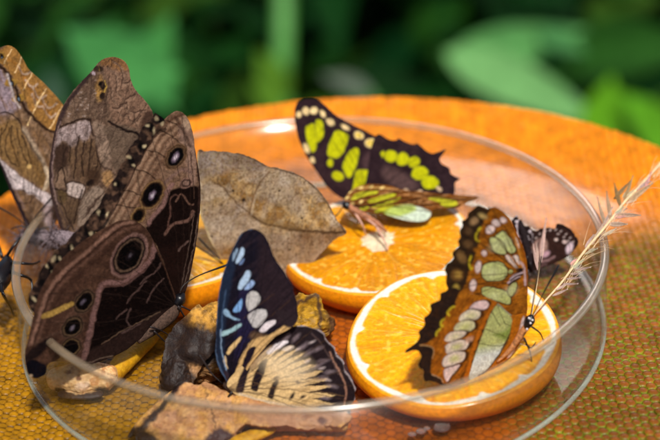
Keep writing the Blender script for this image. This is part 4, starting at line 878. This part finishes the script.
wing('forewing', rt, [(368, 200), (352, 200), (340, 197), (327.5, 187), (317.5, 173), (307.5, 157.5), (299, 140), (295.3, 123), (294.8, 110), (297.5, 102.5), (305, 99.2), (312, 98.8), (318, 100.2), (326, 106), (335, 114.5), (347.5, 122), (362.5, 129.5), (377.5, 137), (387.5, 141), (392, 150), (392, 176), (388, 198)], pF, paintF1, WM, bend=lambda X, Y: -.02+0*X)
wing('hindwing', rt, [(366, 196), (368, 170), (372, 145), (378, 134), (387, 138.5), (395, 140.5), (399, 138.5), (405.5, 142), (413, 144.5), (417, 143.5), (422, 147), (427, 151.5), (433, 153.5), (438, 152), (445.5, 149.5), (443, 154), (439.5, 159), (442, 164), (449, 168), (451, 174), (459.5, 178.6), (455, 183), (454.5, 193), (448, 199), (420, 202), (390, 203)], pF, paintF2, WM, bend=lambda X, Y: .05+0*X)
pG = Plane(P(368, 212, 2.25), 4, 58)
def paintG(X, Y):
    p = Paint(X, Y, (112, 64, 20), 88, .5); p.streak(5, 1.6, 12, .8, (54, 28, 12), lo=.42); p.streak(8, 1.4, 9, .5, (190, 140, 90), lo=.58)
    g1 = lambda q: crop(340, 175, K, q); g2 = lambda q: crop(400, 175, K, q)
    G = (172, 170, 36)
    for q in (g1([(75, 160), (100, 128), (150, 112), (240, 105), (245, 122), (170, 140), (95, 165)]), g1([(185, 172), (240, 150), (330, 125), (372, 130), (350, 148), (250, 178), (195, 185)]), g1([(215, 208), (280, 188), (350, 165), (395, 150), (398, 162), (330, 192), (250, 215), (220, 218)]), g1([(230, 238), (270, 218), (340, 200), (360, 210), (300, 240), (245, 252)]), g1([(135, 212), (185, 205), (190, 225), (160, 235), (135, 228)]),
              g2([(190, 160), (240, 148), (330, 160), (376, 180), (370, 200), (300, 190)]), g2([(270, 190), (370, 180), (380, 200), (310, 214)])): p.poly(q, G, .8)
    p.poly([(386, 213), (396, 207), (410, 205), (424, 209), (431, 213), (427, 220), (418, 222), (404, 220.5), (392, 217.5)], (188, 200, 178), 1); p.poly([(384, 212), (396, 206), (412, 205), (416, 210), (402, 216), (390, 216)], (160, 176, 70), 1.5, .9)
    for q in (g1([(80, 100), (130, 85), (200, 82), (270, 85), (330, 90)]),): p.line(q, 1.3, (196, 150, 80), .5, .8)
    for x, y in ((347, 198), (350, 192), (346, 204), (361, 188), (371, 187), (382, 188), (352, 204), (361, 202)): p.ell(x, y, 2.2, 1.1, 30, (226, 196, 120), .6)
    p.line([(418, 194), (440, 198), (466, 200), (478, 199)], 2.5, (84, 50, 24), 1, .8); p.line([(350, 207), (370, 206), (392, 200), (420, 198)], 1.4, (58, 32, 16), .6); p.line([(352, 197), (376, 190), (400, 192)], 1, (60, 34, 16), .5)
    p.veins((350, 206), [(372, 185), (400, 190), (436, 195), (476, 198), (456, 207), (430, 212), (410, 220), (386, 215)], .9, (50, 28, 14), .75, .03); p.mottle(2.5, .35)
    return p.C
wing('underside_wing', rt, [(344, 204), (347, 195), (355, 188), (366, 184.5), (378, 184.5), (391, 186), (400, 189), (410, 191), (420, 191.5), (437.5, 193.5), (457, 195), (466, 195.5), (479, 197.5), (466, 203), (457, 207.5), (445, 209.5), (434, 210), (431.5, 215), (427, 220), (418, 222), (404.5, 220.5), (389.5, 216), (377.5, 214), (370, 212.5), (355, 211), (348, 210)], pG, paintG, WM, step=.5)
bp = pl(pG, [(346, 201), (352, 209), (364, 216), (378, 224), (386, 232)], .1); body(rt, bp, [.06, .13, .13, .09, .04], solid('tan_body', (150, 100, 72), .7, .5, 10, .2, .4))
tube('head', pl(pG, [(343, 203), (346, 205), (350, 208)], .1), [.06, .15, .1], BLACK, rt, 10)
legs(rt, [[pG.at(354, 212, .1), pG.at(362, 224, .2), P(366, 236, 1.6)], [pG.at(364, 217, .1), pG.at(376, 226, .2), P(386, 236, 1.62)], [pG.at(372, 220, .1), pG.at(384, 240, .2), P(388, 250, 1.6)]], .035, PINKL)
antenna(rt, [pG.at(344, 204, .1), pG.at(338, 214, .3), pG.at(330, 218, .4)])

# ---- brown and green butterfly on the front slice
a_ = P(450, 384, 1.42); b_ = P(530, 330, 1.92)
d_ = b_-a_; yaw = math.degrees(math.atan2(d_[1], d_[0]))
pH = Plane(P(515, 340, 2.05), yaw*.75, 2)
rt = thing('butterfly', pH.p, 'orange-brown butterfly with pale green windows and a scalloped dark edge, on the front orange slice', 'butterfly', 'butterflies feeding at the dish')
h1 = lambda q: crop(480, 205, K, q); h2 = lambda q: crop(480, 265, K, q); h3 = lambda q: crop(435, 200, K, q); h4 = lambda q: crop(435, 255, K, q)
h5 = lambda q: crop(402, 290, K, q); h6 = lambda q: crop(402, 325, K, q); h7 = lambda q: crop(450, 320, K, q); h8 = lambda q: crop(500, 290, K, q)
OB = (176, 106, 24); GRN = (200, 206, 138); PK = (232, 212, 206)
def paintH1(X, Y):
    p = Paint(X, Y, OB, 90, .5); p.mottle(7, .5, (120, 62, 10), lo=.45); p.mottle(5, .5, (214, 138, 36), lo=.5); p.streak(15, 1.5, 14, .5, (106, 56, 12), lo=.52)
    p.poly([(478, 203), (490, 206), (488, 213), (483.5, 222), (479.5, 232), (478, 245), (474, 258), (470, 268), (466, 282), (460, 294), (452, 303), (436, 304), (440, 270), (448, 244), (458, 214), (468, 204)], (54, 38, 24), .8)
    p.mottle(4, .25)
    for x, y, a, b, g, c in ((482.5, 216, 4.4, 2.6, -20, (206, 176, 110)), (474, 221, 4.6, 3.6, 40, (176, 140, 96)), (468.5, 231, 3.6, 4, 0, (96, 70, 44)), (468, 244, 4, 5, 60, (108, 78, 46)), (461.5, 257, 4, 6.5, 30, (140, 106, 60)), (457, 275, 6.4, 6, 0, (128, 90, 44)), (458, 274.5, 3.6, 3.4, 0, (190, 152, 70)), (456, 288.5, 3.2, 4.6, 0, (190, 160, 70))): p.ell(x, y, a, b, g, c, 1.4, .95)
    for q in ([(480, 228), (476, 234), (476.5, 240), (479, 241)], [(471, 256), (469, 262), (470.5, 269), (472, 268)]): p.line(q, 2.0, (208, 186, 40), .8)
    for q in ([(455, 248), (468, 250), (478, 254)], [(447, 266), (458, 266), (470, 270)], [(447, 284), (458, 283), (466, 284)], [(460, 234), (470, 238)], [(463, 222), (472, 228), (478, 232)], [(474, 212), (480, 220), (486, 226)]): p.line(q, 1, (26, 18, 14), .5, .8)
    for q in ([(472, 240), (490, 250), (506, 262), (520, 272)], [(468, 262), (484, 266), (506, 268), (520, 272)], [(466, 284), (490, 284), (512, 282), (520, 278)], [(478, 232), (492, 244), (512, 266)], [(486, 224), (500, 236), (516, 262)], [(493, 216), (508, 232), (520, 262)], [(460, 296), (480, 294)]): p.line(q, 1.1, (66, 36, 14), .5, .85)
    p.line([(476, 250), (488, 258), (506, 264), (518, 270)], 4, (196, 120, 26), 1.4, .7)
    for x, y, a, b, g in ((503, 220, 3.6, 2.8, -30), (496, 223, 4.4, 3.2, -25), (490, 229.5, 4.8, 3.8, 35), (484, 253, 2.6, 3, 30), (478, 267, 3, 6, -10), (473, 285, 3.4, 5.8, -8), (469, 296.5, 5, 3, -10)): p.ell(x, y, a+.9, b+.9, g, (104, 60, 30), .9, .7); p.ell(x, y, a, b, g, PK, .7)
    def cell(q, c, ol=(84, 48, 16)):
        m = np.mean(q, 0); q = [(m[0]+(x-m[0])*1.1, m[1]+(y-m[1])*1.1) for x, y in q]
        p.line(list(q)+[q[0]], 2.6, (58, 32, 12), .8, .95); p.poly(q, c, .6); p.ell(m[0]-2, m[1]+1, 6, 4, 20, (214, 216, 170), 3, .5)
    cell(h1([(108, 215), (135, 190), (162, 182), (185, 212), (212, 255), (230, 290), (222, 310), (195, 310), (165, 278), (135, 240)]), (204, 210, 142)); cell(h1([(70, 228), (90, 220), (140, 252), (168, 308), (150, 324), (100, 305), (76, 266)]), (202, 206, 142))
    cell(h2([(20, 30), (42, -2), (90, -14), (140, -8), (173, 38), (160, 80), (120, 99), (50, 95), (24, 70)]), GRN); cell(h2([(20, 165), (52, 150), (120, 164), (180, 190), (195, 240), (175, 255), (100, 230), (32, 202)]), (192, 196, 124))
    cell(h2([(190, 168), (213, 126), (240, 125), (235, 166), (210, 200), (194, 192)]), (186, 186, 120)); p.ell(510.5, 271.5, 2.8, 2.8, 0, (84, 48, 16), .8); p.ell(510.5, 271.5, 2.2, 2.2, 0, (190, 190, 120), .5)
    for q in (h1([(218, 340), (248, 336), (262, 372), (262, 398), (242, 376)]), h1([(168, 345), (192, 335), (225, 378), (252, 418), (232, 416)]), h1([(232, 222), (246, 222), (262, 276), (256, 292), (244, 270)])): p.poly(q, (234, 216, 204), .7)
    p.line([(488, 207), (496, 208), (508, 217), (516, 233), (522, 247), (525, 262), (526, 282)], 2.6, (160, 88, 14), .8); p.line([(513, 232), (519, 252), (522, 268)], 1.6, (206, 140, 50), .7)
    p.line([(520, 262), (524, 268), (525, 285)], 2.2, (208, 178, 176), .7)
    for q in (h2([(190, 118), (220, 96), (262, 72)]), h2([(205, 90), (240, 62), (280, 50)])): p.line(q, 2.4, (206, 184, 190), .6); p.line([(a, b+2) for a, b in q], 1.4, (34, 24, 30), .5)
    p.ell(520, 270, 3.6, 2.2, 20, (28, 20, 28), .8)
    p.veins((519, 272), [(492, 208), (476, 214), (462, 232), (456, 252), (448, 274), (446, 290), (470, 297)], .9, (70, 38, 14), .7, .03); p.crackle(5, .3, (110, 60, 16), .03); p.mottle(1.8, .3)
    return p.C
def paintH2(X, Y):
    p = Paint(X, Y, (178, 104, 22), 95, .5); p.mottle(7, .5, (120, 62, 10), lo=.45); p.mottle(5, .5, (214, 138, 36), lo=.5); p.streak(55, 1.5, 14, .5, (106, 56, 12), lo=.52)
    dk = [(464, 286), (460, 291.5), (455.5, 301), (454.5, 306.5), (447, 314), (442.5, 322), (439.5, 330), (435, 336.5), (427.5, 342.5), (420, 345), (427, 345.5), (432, 347), (434, 351), (431.5, 358), (430.5, 370), (432.5, 375), (439.5, 377.5), (443, 383), (452, 386), (440, 392), (424, 386), (414, 366), (402, 356), (400, 348), (414, 336), (422, 318), (430, 304), (438, 290), (448, 284)]
    p.poly(dk, (46, 32, 26), .7, 1, 3); p.mottle(3.5, .25)
    p.line([(454, 300), (446, 314), (440, 327), (434, 337)], 1.2, (30, 20, 16), .6); p.line([(420, 345), (430, 346.5), (434, 351), (432, 358)], 1, (206, 164, 110), .5, .8); p.line([(432, 375), (440, 378), (443, 382)], 1, (216, 180, 140), .5, .8)
    for q in ([(454, 306.5), (450, 309), (447.5, 313), (449, 315)], [(444, 318.5), (441, 322), (441.5, 326), (443, 326)], [(440, 329), (437, 332), (436, 335.5)]): p.line(q, 1.9, (216, 194, 44), .8)
    for q in ([(440, 300), (450, 304), (456, 304)], [(432, 312), (444, 318)], [(426, 326), (438, 330)], [(420, 338), (432, 340)]): p.line(q, 1, (24, 17, 15), .5, .7)
    k7 = lambda q: [(400+x/4.4, 290+y/4.4) for x, y in q]
    for q, c, g in (([(306, 84), (328, 56), (368, 46), (388, 58), (382, 80), (342, 94)], (230, 206, 204), 0), ([(258, 128), (282, 96), (320, 86), (352, 96), (348, 120), (312, 140), (278, 142)], (224, 214, 190), .5),
                    ([(236, 170), (260, 142), (300, 134), (328, 146), (322, 172), (282, 188), (250, 186)], (218, 214, 170), .8), ([(196, 216), (218, 188), (262, 180), (290, 186), (272, 208), (236, 224), (204, 226)], (228, 214, 196), .4),
                    ([(201, 244), (238, 224), (282, 222), (302, 234), (288, 260), (242, 274), (208, 280), (200, 260)], (226, 212, 196), .8), ([(186, 314), (202, 290), (244, 272), (278, 272), (288, 286), (272, 314), (226, 332), (192, 336)], (226, 212, 198), .8), ([(192, 352), (224, 338), (262, 330), (246, 354), (226, 378), (204, 402)], (232, 212, 210), .1)):
        q = k7(q); m = np.mean(q, 0); o = [(x+1.6, y-.2) for x, y in q]
        p.poly([(m[0]+(x-m[0])*1.16, m[1]+(y-m[1])*1.16) for x, y in o], (62, 34, 14), 1.0, .9); p.poly(q, c, .7)
        p.ell(m[0]+1, m[1], 5, 3, 18, (204, 206, 130), 2, g)
    p.line([(466, 383), (461, 378), (466, 370), (470, 358)], 2, (52, 28, 16), 1, .8); p.ell(469, 339.5, 4.4, 2.6, 30, (216, 176, 150), 1.2, .8)
    band = [(500, 300), (494, 304), (487, 316), (480, 331), (475, 345), (470, 362), (466, 380)]
    p.line([(a-2.4, b) for a, b in band], 1.8, (66, 34, 12), .8, .8); p.line(band, 5, (190, 108, 20), 1); p.line([(a+2.8, b) for a, b in band], 1.3, (80, 42, 12), .7, .9)
    for x, y in ((492, 312), (487, 321), (483, 331), (479, 341), (476, 351), (473, 361)): p.ell(x, y, 2, 1.4, 50, (50, 28, 12), .7, .9)
    H = [(497, 305), (506, 310), (512, 321), (511.5, 329), (508.5, 337), (500, 353), (487, 370), (478, 376), (469, 379), (472.5, 363.5), (478.5, 345.5), (484.5, 329), (490, 315)]
    p.poly(H, (192, 198, 128), .8)
    i = inside(X, Y, smooth_poly(H, 4)); k = i*np.clip((Y-344+.2*(X-490))/10, 0, 1); p.mix(k, (222, 230, 232), .9)
    p.poly([(505, 331), (511, 324), (512, 330), (507, 340), (499, 338), (494, 334)], (128, 150, 60), 2, .8)
    for q in ([(479, 343), (496, 346), (512, 343)], [(486, 329), (498, 334), (508, 338)], [(498, 306), (504, 322), (511, 326)], [(492, 312), (500, 326)]): p.line(q, .8, (84, 84, 44), .4, .8)
    p.line(H[3:8], 1.6, (70, 44, 20), .6, .9)
    p.poly([(513, 318), (526, 312), (527, 330), (518, 344), (506, 360), (490, 372), (486, 372), (500, 356), (509, 340)], (190, 112, 20), .8)
    p.poly([(521, 322), (524, 316), (524.5, 330), (519, 340), (512, 354), (507, 358), (510, 348), (517, 336)], (236, 216, 210), .8); p.line([(524, 326), (516, 342), (510, 352)], .9, (60, 38, 34), .4)
    p.poly(h2([(110, 262), (150, 250), (200, 300), (206, 342), (150, 292)]), (150, 146, 120), .6)
    p.crackle(5, .3, (110, 60, 16), .03); p.mottle(1.8, .3)
    return p.C
wing('forewing', rt, [(521, 330), (510, 316), (498, 306), (484, 300), (470, 297), (456, 303), (446, 298), (441, 297), (440.5, 293.5), (446, 291), (448, 288), (446, 283.5), (446.5, 275), (444.8, 270), (446.5, 264.5), (450, 262), (453.5, 258.5), (452.5, 253), (455.5, 249.5), (459, 246), (458, 241), (460.5, 237), (459.5, 231), (462.5, 226), (462, 221), (467, 218.5), (468.5, 213), (473, 209.5), (478, 205.5), (484, 207.5), (488, 209.5), (488.5, 205.5), (490.3, 207.5), (495, 207), (501, 210), (507, 215.5), (513.5, 226), (518, 235), (522, 244), (525.2, 254), (527, 266), (528, 280), (527.5, 295), (526.5, 315)], pH, paintH1, WT, sm=4, step=.55, bend=lambda X, Y: -.05+0*X, jag=.3)
wing('hindwing', rt, [(526, 314), (527, 328), (520, 343), (508, 359), (498, 367), (486, 373), (474, 380), (464, 383), (452, 386), (448, 384), (442.5, 385), (436.5, 382.5), (430.5, 381), (425, 381), (423.5, 376), (424, 371), (420, 368), (418.5, 364), (421.5, 357), (418, 351), (413, 350.5), (406, 352.5), (405.5, 350.5), (411, 346.5), (417, 342), (420, 337), (418.5, 332), (422.5, 328), (425, 324), (424.3, 318), (428.5, 314.5), (431, 309.5), (430.3, 305), (435, 302), (440, 300), (440.8, 295), (446, 293), (452, 288), (460, 290), (472, 294), (485, 297), (498, 303), (512, 315)], pH, paintH2, WT, sm=4, step=.55, bend=lambda X, Y: .06+0*X, jag=.3)
bp = pl(pH, [(529, 317), (528, 324), (521, 334), (510, 350), (497, 362)], .12); body(rt, bp, [.08, .1, .11, .08, .03], solid('rusty_body', (158, 104, 62), .75, .5, 10, .2, .5))
hd = tube('head', pl(pH, [(532, 315), (530, 320), (527, 327)], .2), [.06, .16, .1], BLACK, rt, 12)
SPK = solid('white_speck', (226, 220, 224), .6, .1); bpy.context.view_layer.update()
for x, y in ((529, 318), (530.5, 323), (527, 329), (532.5, 320)): tube('white_spot', pl(pH, [(x-.5, y), (x+.5, y+.5)], .37), [.035, .03], SPK, hd, 6)
antenna(rt, pl(pH, [(531, 315), (535, 290), (540, 264)], .25), .018, .045, BLACK); antenna(rt, pl(pH, [(533, 315), (543, 294), (555, 272)], .3), .018, .05, BLACK)
legs(rt, [pl(pH, [(532, 327), (540, 333), (543.5, 341)], .35), pl(pH, [(526, 344), (531, 348), (536, 342)], .4), pl(pH, [(524, 338), (530, 352), (532, 364)], .5)], .025)

# ---- small dark butterfly at the right
pI = Plane(P(534, 272, .5), -12, 18)
rt = thing('butterfly', pI.p, 'small black-brown butterfly with white specks, half hidden at the right side of the dish', 'butterfly', 'butterflies feeding at the dish')
def paintI(X, Y):
    p = Paint(X, Y, (52, 32, 27), 100, .6); p.mottle(6, .4, (34, 22, 22))
    n = vn(X/2.6, Y/2.6, 101)
    p.mix(np.clip((530-X)/6+.6, 0, 1)*np.clip((n-.6)/.08, 0, 1), (214, 200, 206)); p.mix(np.clip((534-X)/6, 0, 1), (22, 16, 20), .6)
    p.mix(np.clip((530-X)/6+.6, 0, 1)*np.clip((n-.64)/.08, 0, 1)*np.clip((256-Y)/6, 0, 1), (220, 206, 212), .9)
    for x, y in ((545, 231), (550, 230), (556, 230), (561, 231), (566, 234), (570, 238), (573, 242), (540, 234), (536, 238), (558, 234), (564, 237), (568, 241)): p.ell(x, y, 1.2, .8, 30, (196, 176, 170), .6, .8)
    p.line([(546, 227), (556, 226), (566, 228), (574, 236), (577, 244)], 2, (24, 16, 18), .7, .8)
    p.ell(569.5, 248, 3.2, 5.6, -22, (214, 192, 200), 1); p.line([(569, 242), (569.5, 254)], .6, (60, 40, 40), .3); p.ell(564.5, 242, 2.4, 1.8, -20, (200, 176, 170), .8); p.ell(556, 239.5, 1.6, 1.4, 0, (214, 190, 180), .7)
    p.poly([(533, 245), (540, 238), (546, 240), (547, 250), (541, 255), (534, 252)], (168, 134, 122), 1.5, .9)
    p.ell(546, 254, 4, 2.4, 35, (188, 150, 160), 1); p.line([(540, 262), (548, 260), (554, 257)], 2.4, (150, 116, 116), 1, .8); p.line([(538, 267), (546, 264)], 1.4, (120, 90, 90), .8, .7)
    p.mottle(2, .4)
    return p.C
wing('wing', rt, [(528, 272), (523, 262), (519, 246), (515, 234), (511.5, 222), (516.5, 215.5), (519, 220), (522, 221), (525, 226), (529, 226), (532, 230), (537, 231), (540, 228.5), (544, 228.5), (548, 227.5), (552, 228.5), (555.5, 228.5), (556.6, 224), (561, 224), (567, 227), (572.5, 231), (575.5, 236.5), (577.2, 238), (578.5, 243), (574.6, 249.5), (567, 257), (557.5, 262), (546, 266.8), (537, 270)], pI, paintI, WM)
bp = pl(pI, [(520, 220), (522, 228), (526, 244), (530, 262), (532, 272)], .12); body(rt, bp, [.05, .1, .13, .1, .04], solid('dark_fuzz', (34, 26, 28), .8, .6, 14, .1, .6))
legs(rt, [pl(pI, [(528, 256), (522, 266), (522, 276)], .2), pl(pI, [(530, 262), (534, 272), (540, 276)], .2)])

# ---- black insect cut by the left edge
c = P(2, 274, 2.2); rt = thing('insect', c, 'shiny black long-legged insect at the left edge, over the tray', 'insect')
bp = [P(-14, 292, 2.0), P(-4, 284, 2.2), P(3, 273, 2.3), P(7, 263, 2.35), P(6, 256, 2.3)]; body(rt, bp, [.1, .34, .34, .22, .06], BLACK)
legs(rt, [[P(8, 262, 2.4), P(20, 263, 2.7), P(33, 264, 2.5), P(40, 261, 2.3)], [P(10, 271, 2.4), P(20, 275, 2.7), P(31, 280, 2.3), P(33, 296, 1.9), P(36, 306, 1.6)], [P(2, 284, 2.3), P(3, 294, 2.4), P(10, 306, 1.4), P(14, 316, .6)], [P(6, 258, 2.3), P(12, 248, 2.8), P(20, 238, 3.0)], [P(2, 258, 2.3), P(-2, 244, 2.6), P(-10, 238, 2.4)]], .05, BLACK)
ST = solid('dry_straw', (222, 190, 146), .6, .2, 6, .3)
HM = painted('dry_husk', .6, .2, .55, .3, 14)
rt = thing('grass_stalk', P(572, 268, 2.0), 'dry beige grass stalk with feathery seed heads leaning over the right rim of the dish', 'grass stalk')
def G(x, y):                                   # the stalk climbs from the front slice over the rim to the right
    t = (x-530)/130.0; return P(x, y, 1.9+1.25*np.clip(t*1.9, 0, 1)+1.5*max(0, t-.5))
sp = [(531, 318), (546, 300), (560, 284.5), (572.5, 268), (585, 250.5), (601, 232), (613, 217), (625, 201.6), (640, 186), (652, 173), (668, 156)]
tube('stalk', [G(*q) for q in sp], [.025, .03, .034, .038, .04, .042, .045, .045, .048, .05, .05], ST, rt, 8)
def husk(a, e, wd, c=(214, 184, 152), curl=.1):
    A = G(*a); B = G(*e); L = np.linalg.norm(B-A); V, F = leaf_geo(L, wd*.72, -curl, .35, 10, 3)
    C = np.tile(lin(c), (len(V), 1))*(.8+.5*vn(V[:, 0]*30, V[:, 1]*2, 3))[:, None]
    o = mesh('husk', V@rotm(B-A, (CAM-A)/np.linalg.norm(CAM-A)+np.array([.2, 0, .3])).T+A, F, HM, rt, C)
    m = o.modifiers.new('t', 'SOLIDIFY'); m.thickness = .012
Rg = np.random.default_rng(12)
H0 = [((620, 206), (614, 186), .24, (172, 138, 88)), ((614, 199), (628, 184), .2, (170, 140, 96)), ((606, 228), (597, 200), .2, (206, 180, 150)), ((611, 220), (606, 194), .24, (206, 176, 140)),
 ((630, 198), (640, 172), .2, (206, 186, 160)), ((636, 194), (658, 170), .26, (214, 184, 152)), ((628, 202), (652, 184), .26, (206, 176, 140)), ((622, 208), (648, 206), .26, (222, 192, 160)),
 ((616, 215), (642, 216), .24, (224, 196, 170)), ((646, 184), (668, 172), .2, (214, 184, 152)), ((608, 224), (630, 226), .26, (228, 206, 184)), ((602, 233), (618, 234), .24, (230, 210, 190)),
 ((602, 231), (612, 208), .2, (226, 204, 184)), ((590, 249), (606, 240), .18, (226, 206, 190)), ((592, 244), (602, 226), .16, (222, 200, 178)), ((612, 222), (634, 202), .22, (226, 206, 184)), ((624, 204), (630, 182), .2, (196, 166, 120)), ((640, 190), (664, 190), .2, (214, 190, 160)), ((650, 178), (660, 158), .16, (206, 180, 150))]
for a, e, wd, c in H0[:4]+H0[6:17:2]: husk(a, e, wd, c, Rg.uniform(.02, .22))
for k in range(22):
    x, y = sp[Rg.integers(3, 9)]; a = (x+Rg.uniform(-3, 5), y+Rg.uniform(-5, 5)); t = math.radians(Rg.normal(44, 17)); l = Rg.uniform(7, 17)
    husk(a, (a[0]+l*math.cos(t), a[1]-l*math.sin(t)), Rg.uniform(.08, .17), (226+Rg.uniform(-20, 10), 202+Rg.uniform(-20, 10), 178), Rg.uniform(-.1, .25))
for x, y in ((562, 284), (566, 279), (570, 274), (575, 270), (556, 290), (552, 296)):
    husk((x, y), (x+Rg.uniform(8, 18), y-Rg.uniform(-3, 8)), .12, (228, 206, 196))
for k in range(90):
    i = Rg.integers(2, 10); x, y = sp[i]; a = (x+Rg.uniform(-3, 8), y+Rg.uniform(-6, 6)); t = math.radians(Rg.normal(40, 20)); l = Rg.uniform(8, 30); e = (a[0]+l*math.cos(t), a[1]-l*math.sin(t))
    tube('awn', [G(*a), G((a[0]+e[0])/2, (a[1]+e[1])/2-1.5), G(*e)], [.008, .006, .002], ST, rt, 5, 3)
# the spikelet that crosses the small dark butterfly
husk((541, 262), (544, 224), .2, (222, 194, 182)); husk((538, 270), (532.5, 248), .16, (222, 194, 182)); husk((538, 262), (536, 246), .14, (226, 200, 184))
tube('awn', [G(531, 318), G(536, 290), G(540, 262)], [.02, .02, .015], ST, rt, 5)

# ---- water drops on the dish floor near the front
WD = new_mat('water'); b = bsdf(WD); b.inputs['Base Color'].default_value = (1, .95, .9, 1); b.inputs['Transmission Weight'].default_value = .9; b.inputs['Roughness'].default_value = .04; b.inputs['IOR'].default_value = 1.33
tn = WD.node_tree.nodes.new('ShaderNodeTexNoise'); tn.inputs['Scale'].default_value = 3
bp_ = WD.node_tree.nodes.new('ShaderNodeBump'); bp_.inputs['Strength'].default_value = .1; WD.node_tree.links.new(tn.outputs['Fac'], bp_.inputs['Height']); WD.node_tree.links.new(bp_.outputs[0], b.inputs['Normal'])
for i, (x, y, s, lab) in enumerate(((442, 428, .26, 'largest water drop below the front orange slice'), (421, 432, .15, 'mid-size water drop just left of the largest one at the front of the dish'), (412, 435, .12, 'smallest, leftmost water drop on the dish floor'), (427, 429, .1, 'tiny water drop between two bigger ones below the front orange slice'))):
    c = P(x, y, .25); V, F = [], []; na, nr = 20, 8
    for k in range(nr+1):
        t = k/nr*math.pi/2
        for j in range(na):
            q = 2*math.pi*j/na; V.append((c[0]+s*math.cos(t)*math.cos(q)*(1+.08*math.sin(2*q+i)), c[1]+s*math.cos(t)*math.sin(q), .262+s*.55*math.sin(t)))
    for k in range(nr):
        for j in range(na): F.append((k*na+j, k*na+(j+1) % na, (k+1)*na+(j+1) % na, (k+1)*na+j))
    F.append(tuple(range(na))[::-1])
    o = mesh('water_drop', V, F, WD); tag(o, lab, 'water drop', 'water drops')
